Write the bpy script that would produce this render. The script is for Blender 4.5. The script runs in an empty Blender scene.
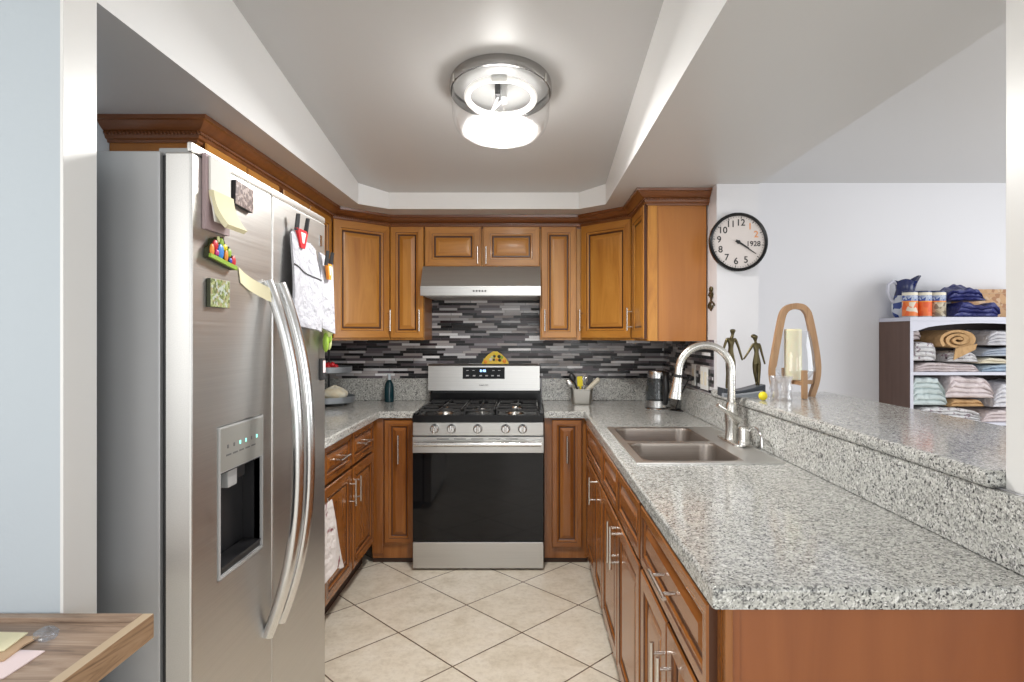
import bpy, bmesh, math, random
from mathutils import Vector, Matrix, noise
random.seed(7)
S = bpy.context.scene
COL = S.collection
PI = math.pi
R = math.radians

# ------------------------------------------------------------------ camera
F, CX, CY, H = 602.0, 528.0, 335.0, 1.37
cam_d = bpy.data.cameras.new('camera')
cam_d.sensor_width = 36.0
cam_d.lens = F / 1024 * 36.0
cam_d.shift_x = (512 - CX) / 1024
cam_d.shift_y = (CY - 341) / 1024
cam_d.clip_start = 0.05
cam = bpy.data.objects.new('camera', cam_d)
cam.location = (0, 0, H)
cam.rotation_euler = (PI / 2, 0, 0)
COL.objects.link(cam)
S.camera = cam

# ------------------------------------------------------------------ light
S.view_settings.view_transform = 'Standard'
S.view_settings.look = 'None'
S.view_settings.gamma = 1
S.view_settings.use_curve_mapping = False
S.view_settings.exposure = 0.0
W = bpy.data.worlds.new('daylight'); S.world = W
W.use_nodes = True
W.node_tree.nodes['Background'].inputs[0].default_value = (0.93, 0.97, 1.0, 1)
W.node_tree.nodes['Background'].inputs[1].default_value = 0.95


def area(name, loc, target, sx, sy, energy, color=(1, 1, 1)):
    d = bpy.data.lights.new(name, 'AREA')
    d.shape = 'RECTANGLE'; d.size = sx; d.size_y = sy; d.energy = energy; d.color = color
    o = bpy.data.objects.new(name, d); COL.objects.link(o)
    o.location = loc
    o.rotation_euler = (Vector(target) - Vector(loc)).to_track_quat('-Z', 'Y').to_euler()
    return o


area('front_fill_light', (0.9, -2.6, 1.35), (0.0, 3.2, 1.3), 2.6, 1.7, 42, (1.0, 0.99, 0.97))  # added soft fill behind the camera, stands for no known window
area('left_fill_light', (-2.9, -0.9, 1.7), (0.7, 2.2, 1.0), 1.8, 1.6, 32, (1.0, 0.98, 0.95))  # fill added from the left to lift the faces turned that way
area('dining_window_light', (4.6, 1.6, 1.6), (0.9, 2.4, 1.1), 2.4, 1.6, 60, (0.93, 0.96, 1.0))
pl = bpy.data.lights.new('ceiling_lamp_light', 'POINT')
pl.energy = 4; pl.shadow_soft_size = 0.07; pl.color = (1.0, 0.98, 0.94)
plo = bpy.data.objects.new('ceiling_lamp_light', pl); COL.objects.link(plo)
plo.location = (-0.112, 2.461, 2.225)
dl = bpy.data.lights.new('ceiling_lamp_downlight', 'AREA')
dl.shape = 'DISK'; dl.size = 0.30; dl.energy = 34; dl.color = (1.0, 0.985, 0.95)
dlo = bpy.data.objects.new('ceiling_lamp_downlight', dl); COL.objects.link(dlo)
dlo.location = (-0.112, 2.459, 2.212)
dlo.rotation_euler = (-math.atan(0.157), 0, 0)


# ------------------------------------------------------------------ materials
def nt(name):
    m = bpy.data.materials.new(name); m.use_nodes = True
    n = m.node_tree.nodes
    return m, n, m.node_tree.links, n['Principled BSDF']


def pm(name, col, rough=0.5, metal=0.0, **k):
    m, n, l, b = nt(name)
    b.inputs['Base Color'].default_value = (*col, 1)
    b.inputs['Roughness'].default_value = rough
    b.inputs['Metallic'].default_value = metal
    for kk, v in k.items():
        b.inputs[kk.replace('_', ' ')].default_value = v
    return m


def coords(n, l, scale=(1, 1, 1), kind='Object', rot=(0, 0, 0)):
    t = n.new('ShaderNodeTexCoord'); mp = n.new('ShaderNodeMapping')
    mp.inputs['Scale'].default_value = scale
    mp.inputs['Rotation'].default_value = rot
    l.new(t.outputs[kind], mp.inputs[0])
    return mp.outputs[0]


def ramp(n, l, fac, stops, interp='LINEAR'):
    r = n.new('ShaderNodeValToRGB'); r.color_ramp.interpolation = interp
    e = r.color_ramp.elements
    while len(e) < len(stops): e.new(0.5)
    for i, (p, c) in enumerate(stops):
        e[i].position = p; e[i].color = (*c, 1)
    l.new(fac, r.inputs[0])
    return r.outputs[0]


def noise_tex(n, l, vec, scale, detail=4, rough=0.5, dist=0.0):
    t = n.new('ShaderNodeTexNoise')
    t.inputs['Scale'].default_value = scale; t.inputs['Detail'].default_value = detail
    t.inputs['Roughness'].default_value = rough; t.inputs['Distortion'].default_value = dist
    l.new(vec, t.inputs['Vector'])
    return t.outputs['Fac']


def math_node(n, l, op, a, b=None):
    t = n.new('ShaderNodeMath'); t.operation = op
    for i, v in enumerate((a, b)):
        if v is None: continue
        if isinstance(v, (int, float)): t.inputs[i].default_value = v
        else: l.new(v, t.inputs[i])
    return t.outputs[0]


def bump(n, l, b, h, strength, dist=0.002):
    bp = n.new('ShaderNodeBump'); bp.inputs['Strength'].default_value = strength
    bp.inputs['Distance'].default_value = dist
    l.new(h, bp.inputs['Height']); l.new(bp.outputs[0], b.inputs['Normal'])


def wall_mat(name, col, rough=0.6, strength=0.15):
    m, n, l, b = nt(name)
    v = coords(n, l)
    f = noise_tex(n, l, v, 60, 3)
    b.inputs['Base Color'].default_value = (*col, 1)
    b.inputs['Roughness'].default_value = rough
    bump(n, l, b, f, strength, 0.004)
    return m


def wood_mat(name, c1, c2, c3, axis='z', rough=0.34, coat=0.16, sc=1.0, dist=1.2):
    m, n, l, b = nt(name)
    s = {'z': (9 * sc, 9 * sc, 0.9 * sc), 'x': (0.9 * sc, 9 * sc, 9 * sc), 'y': (9 * sc, 0.9 * sc, 9 * sc)}[axis]
    v = coords(n, l, s)
    f = noise_tex(n, l, v, 1.6, 6, 0.6, dist)
    c = ramp(n, l, f, [(0.25, c3), (0.5, c1), (0.75, c2)])
    l.new(c, b.inputs['Base Color'])
    b.inputs['Roughness'].default_value = rough
    b.inputs['Coat Weight'].default_value = coat
    b.inputs['Coat Roughness'].default_value = 0.12
    return m


def steel_mat(name, col, rough=0.26, axis='x', amt=0.12):
    m, n, l, b = nt(name)
    s = {'x': (2, 420, 420), 'y': (420, 2, 420), 'z': (420, 420, 2)}[axis]
    v = coords(n, l, s)
    f = noise_tex(n, l, v, 1.0, 2)
    c = ramp(n, l, f, [(0.3, tuple(x * (1 - amt) for x in col)), (0.7, tuple(min(1, x * (1 + amt)) for x in col))])
    l.new(c, b.inputs['Base Color'])
    b.inputs['Metallic'].default_value = 1.0
    rr = n.new('ShaderNodeMapRange')
    rr.inputs['To Min'].default_value = rough * 0.85; rr.inputs['To Max'].default_value = rough * 1.25
    l.new(f, rr.inputs['Value']); l.new(rr.outputs[0], b.inputs['Roughness'])
    return m


def granite_mat():
    m, n, l, b = nt('speckled_granite')
    v = coords(n, l)
    nz = n.new('ShaderNodeTexNoise'); nz.inputs['Scale'].default_value = 140
    l.new(v, nz.inputs['Vector'])
    mx = n.new('ShaderNodeMixRGB'); mx.blend_type = 'LINEAR_LIGHT'; mx.inputs[0].default_value = 0.006
    l.new(v, mx.inputs[1]); l.new(nz.outputs['Color'], mx.inputs[2])
    vo = n.new('ShaderNodeTexVoronoi'); vo.inputs['Scale'].default_value = 290
    l.new(mx.outputs[0], vo.inputs['Vector'])
    sp = n.new('ShaderNodeSeparateColor'); l.new(vo.outputs['Color'], sp.inputs[0])
    c1 = ramp(n, l, sp.outputs[0], [(0.0, (0.045, 0.046, 0.05)), (0.07, (0.20, 0.20, 0.20)), (0.20, (0.37, 0.37, 0.36)),
                                    (0.38, (0.50, 0.50, 0.475)), (0.68, (0.60, 0.60, 0.58)), (0.91, (0.76, 0.76, 0.75))], 'CONSTANT')
    vo2 = n.new('ShaderNodeTexVoronoi'); vo2.inputs['Scale'].default_value = 120
    l.new(mx.outputs[0], vo2.inputs['Vector'])
    sp2 = n.new('ShaderNodeSeparateColor'); l.new(vo2.outputs['Color'], sp2.inputs[0])
    c2 = ramp(n, l, sp2.outputs[0], [(0.0, (0.55, 0.55, 0.55)), (0.10, (0.93, 0.93, 0.91)), (0.8, (1.06, 1.06, 1.04))], 'CONSTANT')
    mu = n.new('ShaderNodeMixRGB'); mu.blend_type = 'MULTIPLY'; mu.inputs[0].default_value = 0.85
    l.new(c1, mu.inputs[1]); l.new(c2, mu.inputs[2])
    l.new(mu.outputs[0], b.inputs['Base Color'])
    b.inputs['Roughness'].default_value = 0.13
    b.inputs['Specular IOR Level'].default_value = 0.55
    return m


def mosaic_mat():
    m, n, l, b = nt('linear_glass_mosaic')
    v = coords(n, l)
    sx = n.new('ShaderNodeSeparateXYZ'); l.new(v, sx.inputs[0])
    u = math_node(n, l, 'ADD', sx.outputs[0], sx.outputs[1])
    row_f = math_node(n, l, 'DIVIDE', sx.outputs[2], 0.0175)
    row = math_node(n, l, 'FLOOR', row_f)
    fr = math_node(n, l, 'FRACT', row_f)
    wn = n.new('ShaderNodeTexWhiteNoise'); wn.noise_dimensions = '1D'; l.new(row, wn.inputs['W'])
    off = math_node(n, l, 'MULTIPLY', wn.outputs['Value'], 37.0)
    off2 = math_node(n, l, 'MULTIPLY', row, 91.7)
    us = math_node(n, l, 'DIVIDE', u, 0.135)
    w1 = math_node(n, l, 'ADD', math_node(n, l, 'ADD', us, off), off2)
    vo = n.new('ShaderNodeTexVoronoi'); vo.voronoi_dimensions = '1D'; vo.inputs['Scale'].default_value = 1.0
    l.new(w1, vo.inputs['W'])
    ve = n.new('ShaderNodeTexVoronoi'); ve.voronoi_dimensions = '1D'; ve.feature = 'DISTANCE_TO_EDGE'
    ve.inputs['Scale'].default_value = 1.0
    l.new(w1, ve.inputs['W'])
    sp = n.new('ShaderNodeSeparateColor'); l.new(vo.outputs['Color'], sp.inputs[0])
    c = ramp(n, l, sp.outputs[0], [(0.0, (0.004, 0.004, 0.006)), (0.34, (0.035, 0.022, 0.028)), (0.42, (0.13, 0.11, 0.125)),
                                   (0.56, (0.26, 0.25, 0.27)), (0.68, (0.40, 0.37, 0.37)), (0.80, (0.56, 0.56, 0.58)), (0.92, (0.82, 0.82, 0.84))], 'CONSTANT')
    g1 = math_node(n, l, 'LESS_THAN', fr, 0.06)
    g2 = math_node(n, l, 'LESS_THAN', ve.outputs['Distance'], 0.008)
    g = math_node(n, l, 'MAXIMUM', g1, g2)
    mx = n.new('ShaderNodeMixRGB'); l.new(g, mx.inputs[0]); l.new(c, mx.inputs[1]); mx.inputs[2].default_value = (0.14, 0.13, 0.135, 1)
    l.new(mx.outputs[0], b.inputs['Base Color'])
    rr = n.new('ShaderNodeMapRange'); rr.inputs['To Min'].default_value = 0.12; rr.inputs['To Max'].default_value = 0.45
    l.new(sp.outputs[1], rr.inputs['Value']); l.new(rr.outputs[0], b.inputs['Roughness'])
    inv = math_node(n, l, 'SUBTRACT', 1.0, g)
    bump(n, l, b, inv, 0.4, 0.002)
    return m


def floor_mat():
    m, n, l, b = nt('diagonal_floor_tile')
    v = coords(n, l)
    sx = n.new('ShaderNodeSeparateXYZ'); l.new(v, sx.inputs[0])
    side = 0.4016
    x = math_node(n, l, 'SUBTRACT', sx.outputs[0], -0.312)
    y = math_node(n, l, 'SUBTRACT', sx.outputs[1], 3.055)
    k = 1 / (math.sqrt(2) * side)
    a = math_node(n, l, 'MULTIPLY', math_node(n, l, 'ADD', x, y), k)
    c = math_node(n, l, 'MULTIPLY', math_node(n, l, 'SUBTRACT', x, y), k)
    def edge(t):
        f = math_node(n, l, 'FRACT', math_node(n, l, 'ADD', t, 0.5))
        d = math_node(n, l, 'ABSOLUTE', math_node(n, l, 'SUBTRACT', f, 0.5))
        return math_node(n, l, 'LESS_THAN', d, 0.0078)
    g = math_node(n, l, 'MAXIMUM', edge(a), edge(c))
    cmb = n.new('ShaderNodeCombineXYZ')
    l.new(math_node(n, l, 'FLOOR', a), cmb.inputs[0]); l.new(math_node(n, l, 'FLOOR', c), cmb.inputs[1])
    wn = n.new('ShaderNodeTexWhiteNoise'); l.new(cmb.outputs[0], wn.inputs['Vector'])
    ad = n.new('ShaderNodeVectorMath'); ad.operation = 'MULTIPLY_ADD'
    l.new(wn.outputs['Color'], ad.inputs[0]); ad.inputs[1].default_value = (7, 7, 7); l.new(v, ad.inputs[2])
    f1 = noise_tex(n, l, ad.outputs[0], 7, 8, 0.62, 0.4)
    col = ramp(n, l, f1, [(0.28, (0.60, 0.53, 0.42)), (0.5, (0.72, 0.655, 0.545)), (0.72, (0.78, 0.725, 0.63))])
    f2 = noise_tex(n, l, ad.outputs[0], 42, 6, 0.7)
    col2 = ramp(n, l, f2, [(0.36, (0.84, 0.82, 0.80)), (0.55, (1, 1, 1))])
    mu = n.new('ShaderNodeMixRGB'); mu.blend_type = 'MULTIPLY'; mu.inputs[0].default_value = 0.8
    l.new(col, mu.inputs[1]); l.new(col2, mu.inputs[2])
    mx = n.new('ShaderNodeMixRGB'); l.new(g, mx.inputs[0]); l.new(mu.outputs[0], mx.inputs[1]); mx.inputs[2].default_value = (0.10, 0.055, 0.03, 1)
    l.new(mx.outputs[0], b.inputs['Base Color'])
    b.inputs['Roughness'].default_value = 0.32
    bump(n, l, b, math_node(n, l, 'SUBTRACT', 1.0, g), 0.35, 0.002)
    return m


def clear_glass(name, tint=(1, 1, 1), gloss=0.10, milky=0.0):
    m = bpy.data.materials.new(name); m.use_nodes = True
    n = m.node_tree.nodes; l = m.node_tree.links
    for x in list(n):
        if x.type == 'BSDF_PRINCIPLED': n.remove(x)
    out = [x for x in n if x.type == 'OUTPUT_MATERIAL'][0]
    tr = n.new('ShaderNodeBsdfTransparent'); tr.inputs[0].default_value = (*tint, 1)
    gl = n.new('ShaderNodeBsdfGlossy'); gl.inputs['Roughness'].default_value = 0.04
    lw = n.new('ShaderNodeLayerWeight'); lw.inputs[0].default_value = 0.5
    p4 = math_node(n, l, 'POWER', lw.outputs['Facing'], 3.0)
    fac = math_node(n, l, 'ADD', math_node(n, l, 'MULTIPLY', p4, 0.5), gloss * 0.3)
    mx = n.new('ShaderNodeMixShader'); l.new(fac, mx.inputs[0]); l.new(tr.outputs[0], mx.inputs[1]); l.new(gl.outputs[0], mx.inputs[2])
    last = mx.outputs[0]
    if milky:
        tl = n.new('ShaderNodeBsdfTranslucent'); tl.inputs[0].default_value = (0.95, 0.95, 0.95, 1)
        m2 = n.new('ShaderNodeMixShader'); m2.inputs[0].default_value = milky
        l.new(last, m2.inputs[1]); l.new(tl.outputs[0], m2.inputs[2]); last = m2.outputs[0]
    l.new(last, out.inputs[0])
    return m


def emit(name, col, s):
    m, n, l, b = nt(name)
    b.inputs['Base Color'].default_value = (*col, 1)
    b.inputs['Emission Color'].default_value = (*col, 1)
    b.inputs['Emission Strength'].default_value = s
    return m


def cloth_mat(name, col, col2=None, scale=30, thr=0.62, rough=0.85):
    m, n, l, b = nt(name)
    v = coords(n, l)
    f = noise_tex(n, l, v, scale, 3)
    if col2:
        c = ramp(n, l, f, [(thr - 0.03, col), (thr + 0.03, col2)])
        l.new(c, b.inputs['Base Color'])
    else:
        b.inputs['Base Color'].default_value = (*col, 1)
    b.inputs['Roughness'].default_value = rough
    f2 = noise_tex(n, l, v, 25, 4)
    bump(n, l, b, f2, 0.9, 0.02)
    return m


def patch_mat(name, cols, scale=60, rough=0.5):
    """blotches of several colours: tiny printed pictures"""
    m, n, l, b = nt(name)
    v = coords(n, l)
    vo = n.new('ShaderNodeTexVoronoi'); vo.inputs['Scale'].default_value = scale
    l.new(v, vo.inputs['Vector'])
    sp = n.new('ShaderNodeSeparateColor'); l.new(vo.outputs['Color'], sp.inputs[0])
    k = len(cols)
    c = ramp(n, l, sp.outputs[0], [(i / k, cols[i]) for i in range(k)], 'CONSTANT')
    l.new(c, b.inputs['Base Color']); b.inputs['Roughness'].default_value = rough
    return m


M = {}
M['wall_blue'] = wall_mat('pale_blue_wall_paint', (0.49, 0.545, 0.59))
M['wall_white'] = wall_mat('white_wall_paint', (0.74, 0.735, 0.76), 0.6, 0.08)
M['trim_white'] = pm('white_satin_paint', (0.78, 0.775, 0.76), 0.35)
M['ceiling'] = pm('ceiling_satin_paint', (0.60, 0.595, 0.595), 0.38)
M['tray_lit'] = pm('lit_tray_paint', (0.90, 0.90, 0.895), 0.35)  # lamp light on the recess faces put into a brighter ceiling colour
M['floor'] = floor_mat()
M['granite'] = granite_mat()
M['mosaic'] = mosaic_mat()
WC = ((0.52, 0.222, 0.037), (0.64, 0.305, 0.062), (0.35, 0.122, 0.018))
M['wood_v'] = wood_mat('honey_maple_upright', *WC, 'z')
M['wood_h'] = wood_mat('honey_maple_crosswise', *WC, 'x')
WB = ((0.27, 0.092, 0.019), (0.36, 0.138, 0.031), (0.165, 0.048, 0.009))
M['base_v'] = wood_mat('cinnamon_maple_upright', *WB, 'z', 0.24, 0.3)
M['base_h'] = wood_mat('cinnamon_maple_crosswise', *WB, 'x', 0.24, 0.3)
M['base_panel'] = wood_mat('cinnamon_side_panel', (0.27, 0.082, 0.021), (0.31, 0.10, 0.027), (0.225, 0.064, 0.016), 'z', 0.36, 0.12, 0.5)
M['glaze_shade'] = pm('dark_glaze_and_gap_shade', (0.075, 0.024, 0.007), 0.35)  # groove glaze, also the painted shade on door edges
M['wood_panel'] = wood_mat('smooth_maple_side_panel', (0.45, 0.172, 0.036), (0.51, 0.21, 0.046), (0.37, 0.13, 0.026), 'z', 0.38, 0.12, 0.5)
M['crown'] = wood_mat('crown_stain', (0.19, 0.062, 0.017), (0.25, 0.085, 0.024), (0.13, 0.042, 0.012), 'x', 0.3, 0.3)
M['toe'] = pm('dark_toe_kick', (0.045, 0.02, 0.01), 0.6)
M['steel'] = steel_mat('brushed_steel', (0.55, 0.545, 0.53), 0.33, 'x', 0.06)
M['steel_v'] = steel_mat('brushed_steel_door', (0.62, 0.61, 0.59), 0.38, 'y', 0.05)
M['steel_hi'] = pm('satin_steel_trim', (0.72, 0.72, 0.72), 0.22, 1.0)
M['nickel'] = pm('brushed_nickel', (0.76, 0.74, 0.70), 0.26, 1.0)
M['chrome'] = pm('chrome', (0.8, 0.8, 0.8), 0.07, 1.0)
M['case'] = pm('grey_metal_case', (0.46, 0.465, 0.475), 0.42, 0.5)
M['dark'] = pm('dark_plastic', (0.018, 0.018, 0.02), 0.35)
M['black_gloss'] = pm('black_glass', (0.006, 0.006, 0.007), 0.04, 0.0, Specular_IOR_Level=0.3)
M['enamel'] = pm('black_enamel', (0.008, 0.008, 0.009), 0.2, 0.0, Specular_IOR_Level=0.3)
M['iron'] = pm('cast_iron', (0.02, 0.02, 0.021), 0.5)
M['grey_plastic'] = pm('grey_plastic', (0.42, 0.42, 0.42), 0.35)
M['white_plastic'] = pm('white_plastic', (0.8, 0.8, 0.78), 0.4)
M['glass'] = clear_glass('clear_glass', (0.95, 0.96, 0.97), 0.25)
M['jug'] = clear_glass('grey_jug_glass', (0.78, 0.80, 0.82), 0.12)
M['lamp_glass'] = clear_glass('lamp_glass', (1, 1, 1), 0.06, 0.012)
M['tube_on'] = emit('lit_ring_tube', (1.0, 0.98, 0.94), 0.4)
M['lamp_pan'] = pm('grey_white_lamp_pan', (0.34, 0.34, 0.34), 0.4)
M['display'] = emit('blue_display', (0.35, 0.6, 1.0), 2.5)
M['led'] = emit('green_indicator', (0.3, 0.9, 0.75), 1.2)
M['mark'] = pm('grey_print', (0.12, 0.12, 0.12), 0.5)
M['mark_light'] = pm('light_print', (0.5, 0.5, 0.52), 0.5)
M['desk'] = wood_mat('greyed_oak_tabletop', (0.34, 0.235, 0.165), (0.46, 0.35, 0.265), (0.12, 0.075, 0.05), 'x', 0.45, 0.05, 2.2, 2.5)
M['desk_y'] = wood_mat('greyed_oak_edge', (0.33, 0.205, 0.115), (0.42, 0.28, 0.175), (0.09, 0.045, 0.022), 'y', 0.45, 0.05, 1.6, 3.5)
M['desk_edge'] = pm('pale_wood_edge_band', (0.52, 0.40, 0.27), 0.5)
M['lantern_wood'] = wood_mat('pale_ash_wood', (0.42, 0.24, 0.12), (0.50, 0.31, 0.17), (0.30, 0.16, 0.075), 'z', 0.5, 0.05, 2)
M['wax'] = pm('cream_wax', (0.85, 0.78, 0.56), 0.5, 0.0, Subsurface_Weight=0.2)
M['bronze'] = pm('aged_bronze', (0.11, 0.09, 0.045), 0.3, 0.85)
M['slate'] = pm('slate_base', (0.04, 0.047, 0.06), 0.35)
M['slate_light'] = pm('slate_base_light', (0.26, 0.28, 0.31), 0.35)
M['yellow'] = pm('bright_yellow', (0.85, 0.70, 0.02), 0.4)
M['yellow_dull'] = pm('mustard_yellow', (0.80, 0.55, 0.05), 0.4)
M['orange'] = pm('orange', (0.85, 0.28, 0.03), 0.45)
M['red'] = pm('bright_red', (0.62, 0.02, 0.03), 0.4)
M['cream'] = pm('cream', (0.80, 0.74, 0.60), 0.6)
M['paper_yellow'] = pm('yellow_note_paper', (0.80, 0.74, 0.50), 0.8)
M['paper_white'] = pm('white_note_paper', (0.78, 0.76, 0.72), 0.8)
M['paper_brown'] = pm('brown_paper', (0.50, 0.34, 0.21), 0.8)
M['paper_pink'] = pm('pinkish_paper', (0.78, 0.64, 0.64), 0.8)
M['teal'] = pm('dark_teal_liquid', (0.006, 0.035, 0.045), 0.12)
M['navy'] = pm('cobalt_blue', (0.012, 0.02, 0.10), 0.2)
M['lilac_board'] = pm('pale_lilac_board', (0.60, 0.60, 0.68), 0.5)
M['walnut'] = wood_mat('dark_brown_board', (0.115, 0.062, 0.045), (0.14, 0.078, 0.058), (0.09, 0.047, 0.034), 'z', 0.5, 0.0)
M['board_dark'] = pm('dark_shelf_back', (0.08, 0.06, 0.06), 0.7)
M['galv'] = pm('galvanised_tin', (0.36, 0.39, 0.42), 0.38, 0.6)
M['green'] = pm('leaf_green', (0.30, 0.48, 0.05), 0.45)
M['pale_green'] = pm('pale_green', (0.62, 0.68, 0.30), 0.45)
M['olive'] = pm('dark_olive', (0.03, 0.035, 0.01), 0.4)
M['clock_face'] = pm('clock_face_paper', (0.68, 0.62, 0.595), 0.5)
M['ink'] = pm('black_ink', (0.015, 0.015, 0.015), 0.5)
M['ink_grey'] = pm('charcoal_ink', (0.05, 0.05, 0.05), 0.5)
M['orange_ink'] = pm('orange_ink', (0.75, 0.30, 0.10), 0.5)
M['clear_plastic'] = clear_glass('crumpled_clear_plastic', (0.86, 0.92, 1.0), 0.5)

UP = Vector((0, 0, 1))


# ------------------------------------------------------------------ builders
def wm(o):
    m = o.matrix_basis.copy()
    while o.parent:
        o = o.parent
        m = o.matrix_basis @ m
    return m


class MB:
    def __init__(s): s.bm = bmesh.new()

    def _tag(s, faces, m):
        for f in faces: f.material_index = m

    def box(s, x0, x1, y0, y1, z0, z1, m=0, bev=0.0, seg=2):
        bm = s.bm
        r = bmesh.ops.create_cube(bm, size=1.0)
        vs = r['verts']
        for v in vs:
            v.co = Vector(((x0 + x1) / 2 + v.co.x * (x1 - x0), (y0 + y1) / 2 + v.co.y * (y1 - y0), (z0 + z1) / 2 + v.co.z * (z1 - z0)))
        fs = set(f for v in vs for f in v.link_faces)
        s._tag(fs, m)
        if bev:
            es = list(set(e for v in vs for e in v.link_edges))
            r = bmesh.ops.bevel(bm, geom=es, offset=bev, segments=seg, affect='EDGES', profile=0.5)
            s._tag(r['faces'], m)
            vs = list(set(vs_ for f in r['faces'] for vs_ in f.verts))
        return s

    def obox(s, mat, sx, sy, sz, m=0, bev=0.0, seg=2):
        """oriented box: matrix at its centre"""
        n0 = len(s.bm.verts); s.bm.verts.ensure_lookup_table()
        t = MB(); t.box(-sx / 2, sx / 2, -sy / 2, sy / 2, -sz / 2, sz / 2, m, bev, seg)
        t.bm.transform(mat); s.merge(t)
        return s

    def merge(s, t):
        me = bpy.data.meshes.new('tmp'); t.bm.to_mesh(me); t.bm.free()
        s.bm.from_mesh(me); bpy.data.meshes.remove(me)
        return s

    def loft(s, loops, m=0, cap0=True, cap1=True, closed=True, mats=None):
        bm = s.bm
        vl = [[bm.verts.new(p) for p in lp] for lp in loops]
        n = len(loops[0])
        for i in range(len(vl) - 1):
            for j in range(n if closed else n - 1):
                k = (j + 1) % n
                try:
                    f = bm.faces.new((vl[i][j], vl[i][k], vl[i + 1][k], vl[i + 1][j]))
                    f.material_index = mats[i] if mats else m
                except ValueError: pass
        if cap0:
            f = bm.faces.new(list(reversed(vl[0]))); f.material_index = mats[0] if mats else m
        if cap1:
            f = bm.faces.new(vl[-1]); f.material_index = mats[-1] if mats else m
        return s

    def lathe(s, prof, c=(0, 0, 0), seg=32, m=0, mats=None, rot=None, cap0=True, cap1=True):
        c = Vector(c); loops = []
        for r, z in prof:
            lp = []
            for i in range(seg):
                a = 2 * PI * i / seg
                p = Vector((max(r, 1e-5) * math.cos(a), max(r, 1e-5) * math.sin(a), z))
                if rot: p = rot @ p
                lp.append(c + p)
            loops.append(lp)
        return s.loft(loops, m, cap0, cap1, True, mats)

    def cyl(s, p0, p1, r0, r1=None, seg=16, m=0):
        return s.tube([p0, p1], [r0, r0 if r1 is None else r1], seg, m)

    def tube(s, pts, r, seg=10, m=0, cap=True, closed=False, flat=None):
        pts = [Vector(p) for p in pts]
        n = len(pts)
        if not isinstance(r, (list, tuple)): r = [r] * n
        loops = []; prev = None
        for i, p in enumerate(pts):
            if closed: d = pts[(i + 1) % n] - pts[(i - 1) % n]
            else: d = pts[min(i + 1, n - 1)] - pts[max(i - 1, 0)]
            d.normalize()
            if prev is None:
                a = d.orthogonal().normalized()
                if abs(d.dot(UP)) < 0.95: a = (UP - d * UP.dot(d)).normalized()
            else:
                a = (prev - d * prev.dot(d)).normalized()
            prev = a; b = d.cross(a)
            fa, fb = flat if flat else (1, 1)
            loops.append([p + (a * math.cos(2 * PI * k / seg) * fa + b * math.sin(2 * PI * k / seg) * fb) * r[i] for k in range(seg)])
        if closed:
            loops.append(loops[0])
            s.loft(loops, m, False, False)
            bmesh.ops.remove_doubles(s.bm, verts=s.bm.verts[:], dist=1e-6)
        else: s.loft(loops, m, cap, cap)
        return s

    def sphere(s, c, r, m=0, seg=16, rings=10, sc=(1, 1, 1)):
        c = Vector(c)
        prof = [(math.sin(PI * i / rings), -math.cos(PI * i / rings)) for i in range(rings + 1)]
        loops = [[c + Vector((max(a, 1e-4) * math.cos(2 * PI * k / seg) * r * sc[0], max(a, 1e-4) * math.sin(2 * PI * k / seg) * r * sc[1], z * r * sc[2])) for k in range(seg)] for a, z in prof]
        return s.loft(loops, m)

    def prism(s, poly, v0, ax_u, ax_v, depth, m=0):
        """polygon (u,v) in plane through v0, extruded by vector depth"""
        v0 = Vector(v0); U = Vector(ax_u); V = Vector(ax_v); D = Vector(depth)
        a = [v0 + U * p[0] + V * p[1] for p in poly]
        return s.loft([a, [p + D for p in a]], m)

    def sheet(s, fn, nu, nv, th, m=0, m2=None):
        """thin closed sheet; fn(u,v)->Vector"""
        P = [[fn(i / nu, j / nv) for j in range(nv + 1)] for i in range(nu + 1)]
        N = []
        for i in range(nu + 1):
            row = []
            for j in range(nv + 1):
                du = P[min(i + 1, nu)][j] - P[max(i - 1, 0)][j]; dv = P[i][min(j + 1, nv)] - P[i][max(j - 1, 0)]
                row.append(du.cross(dv).normalized())
            N.append(row)
        bm = s.bm
        A = [[bm.verts.new(P[i][j] + N[i][j] * th / 2) for j in range(nv + 1)] for i in range(nu + 1)]
        B = [[bm.verts.new(P[i][j] - N[i][j] * th / 2) for j in range(nv + 1)] for i in range(nu + 1)]
        def q(a, b, c, d, mm):
            f = bm.faces.new((a, b, c, d)); f.material_index = mm
        for i in range(nu):
            for j in range(nv):
                q(A[i][j], A[i + 1][j], A[i + 1][j + 1], A[i][j + 1], m)
                q(B[i][j], B[i][j + 1], B[i + 1][j + 1], B[i + 1][j], m if m2 is None else m2)
        for i in range(nu):
            q(A[i][0], B[i][0], B[i + 1][0], A[i + 1][0], m); q(A[i][nv], A[i + 1][nv], B[i + 1][nv], B[i][nv], m)
        for j in range(nv):
            q(A[0][j], A[0][j + 1], B[0][j + 1], B[0][j], m); q(A[nu][j], B[nu][j], B[nu][j + 1], A[nu][j + 1], m)
        return s

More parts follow.
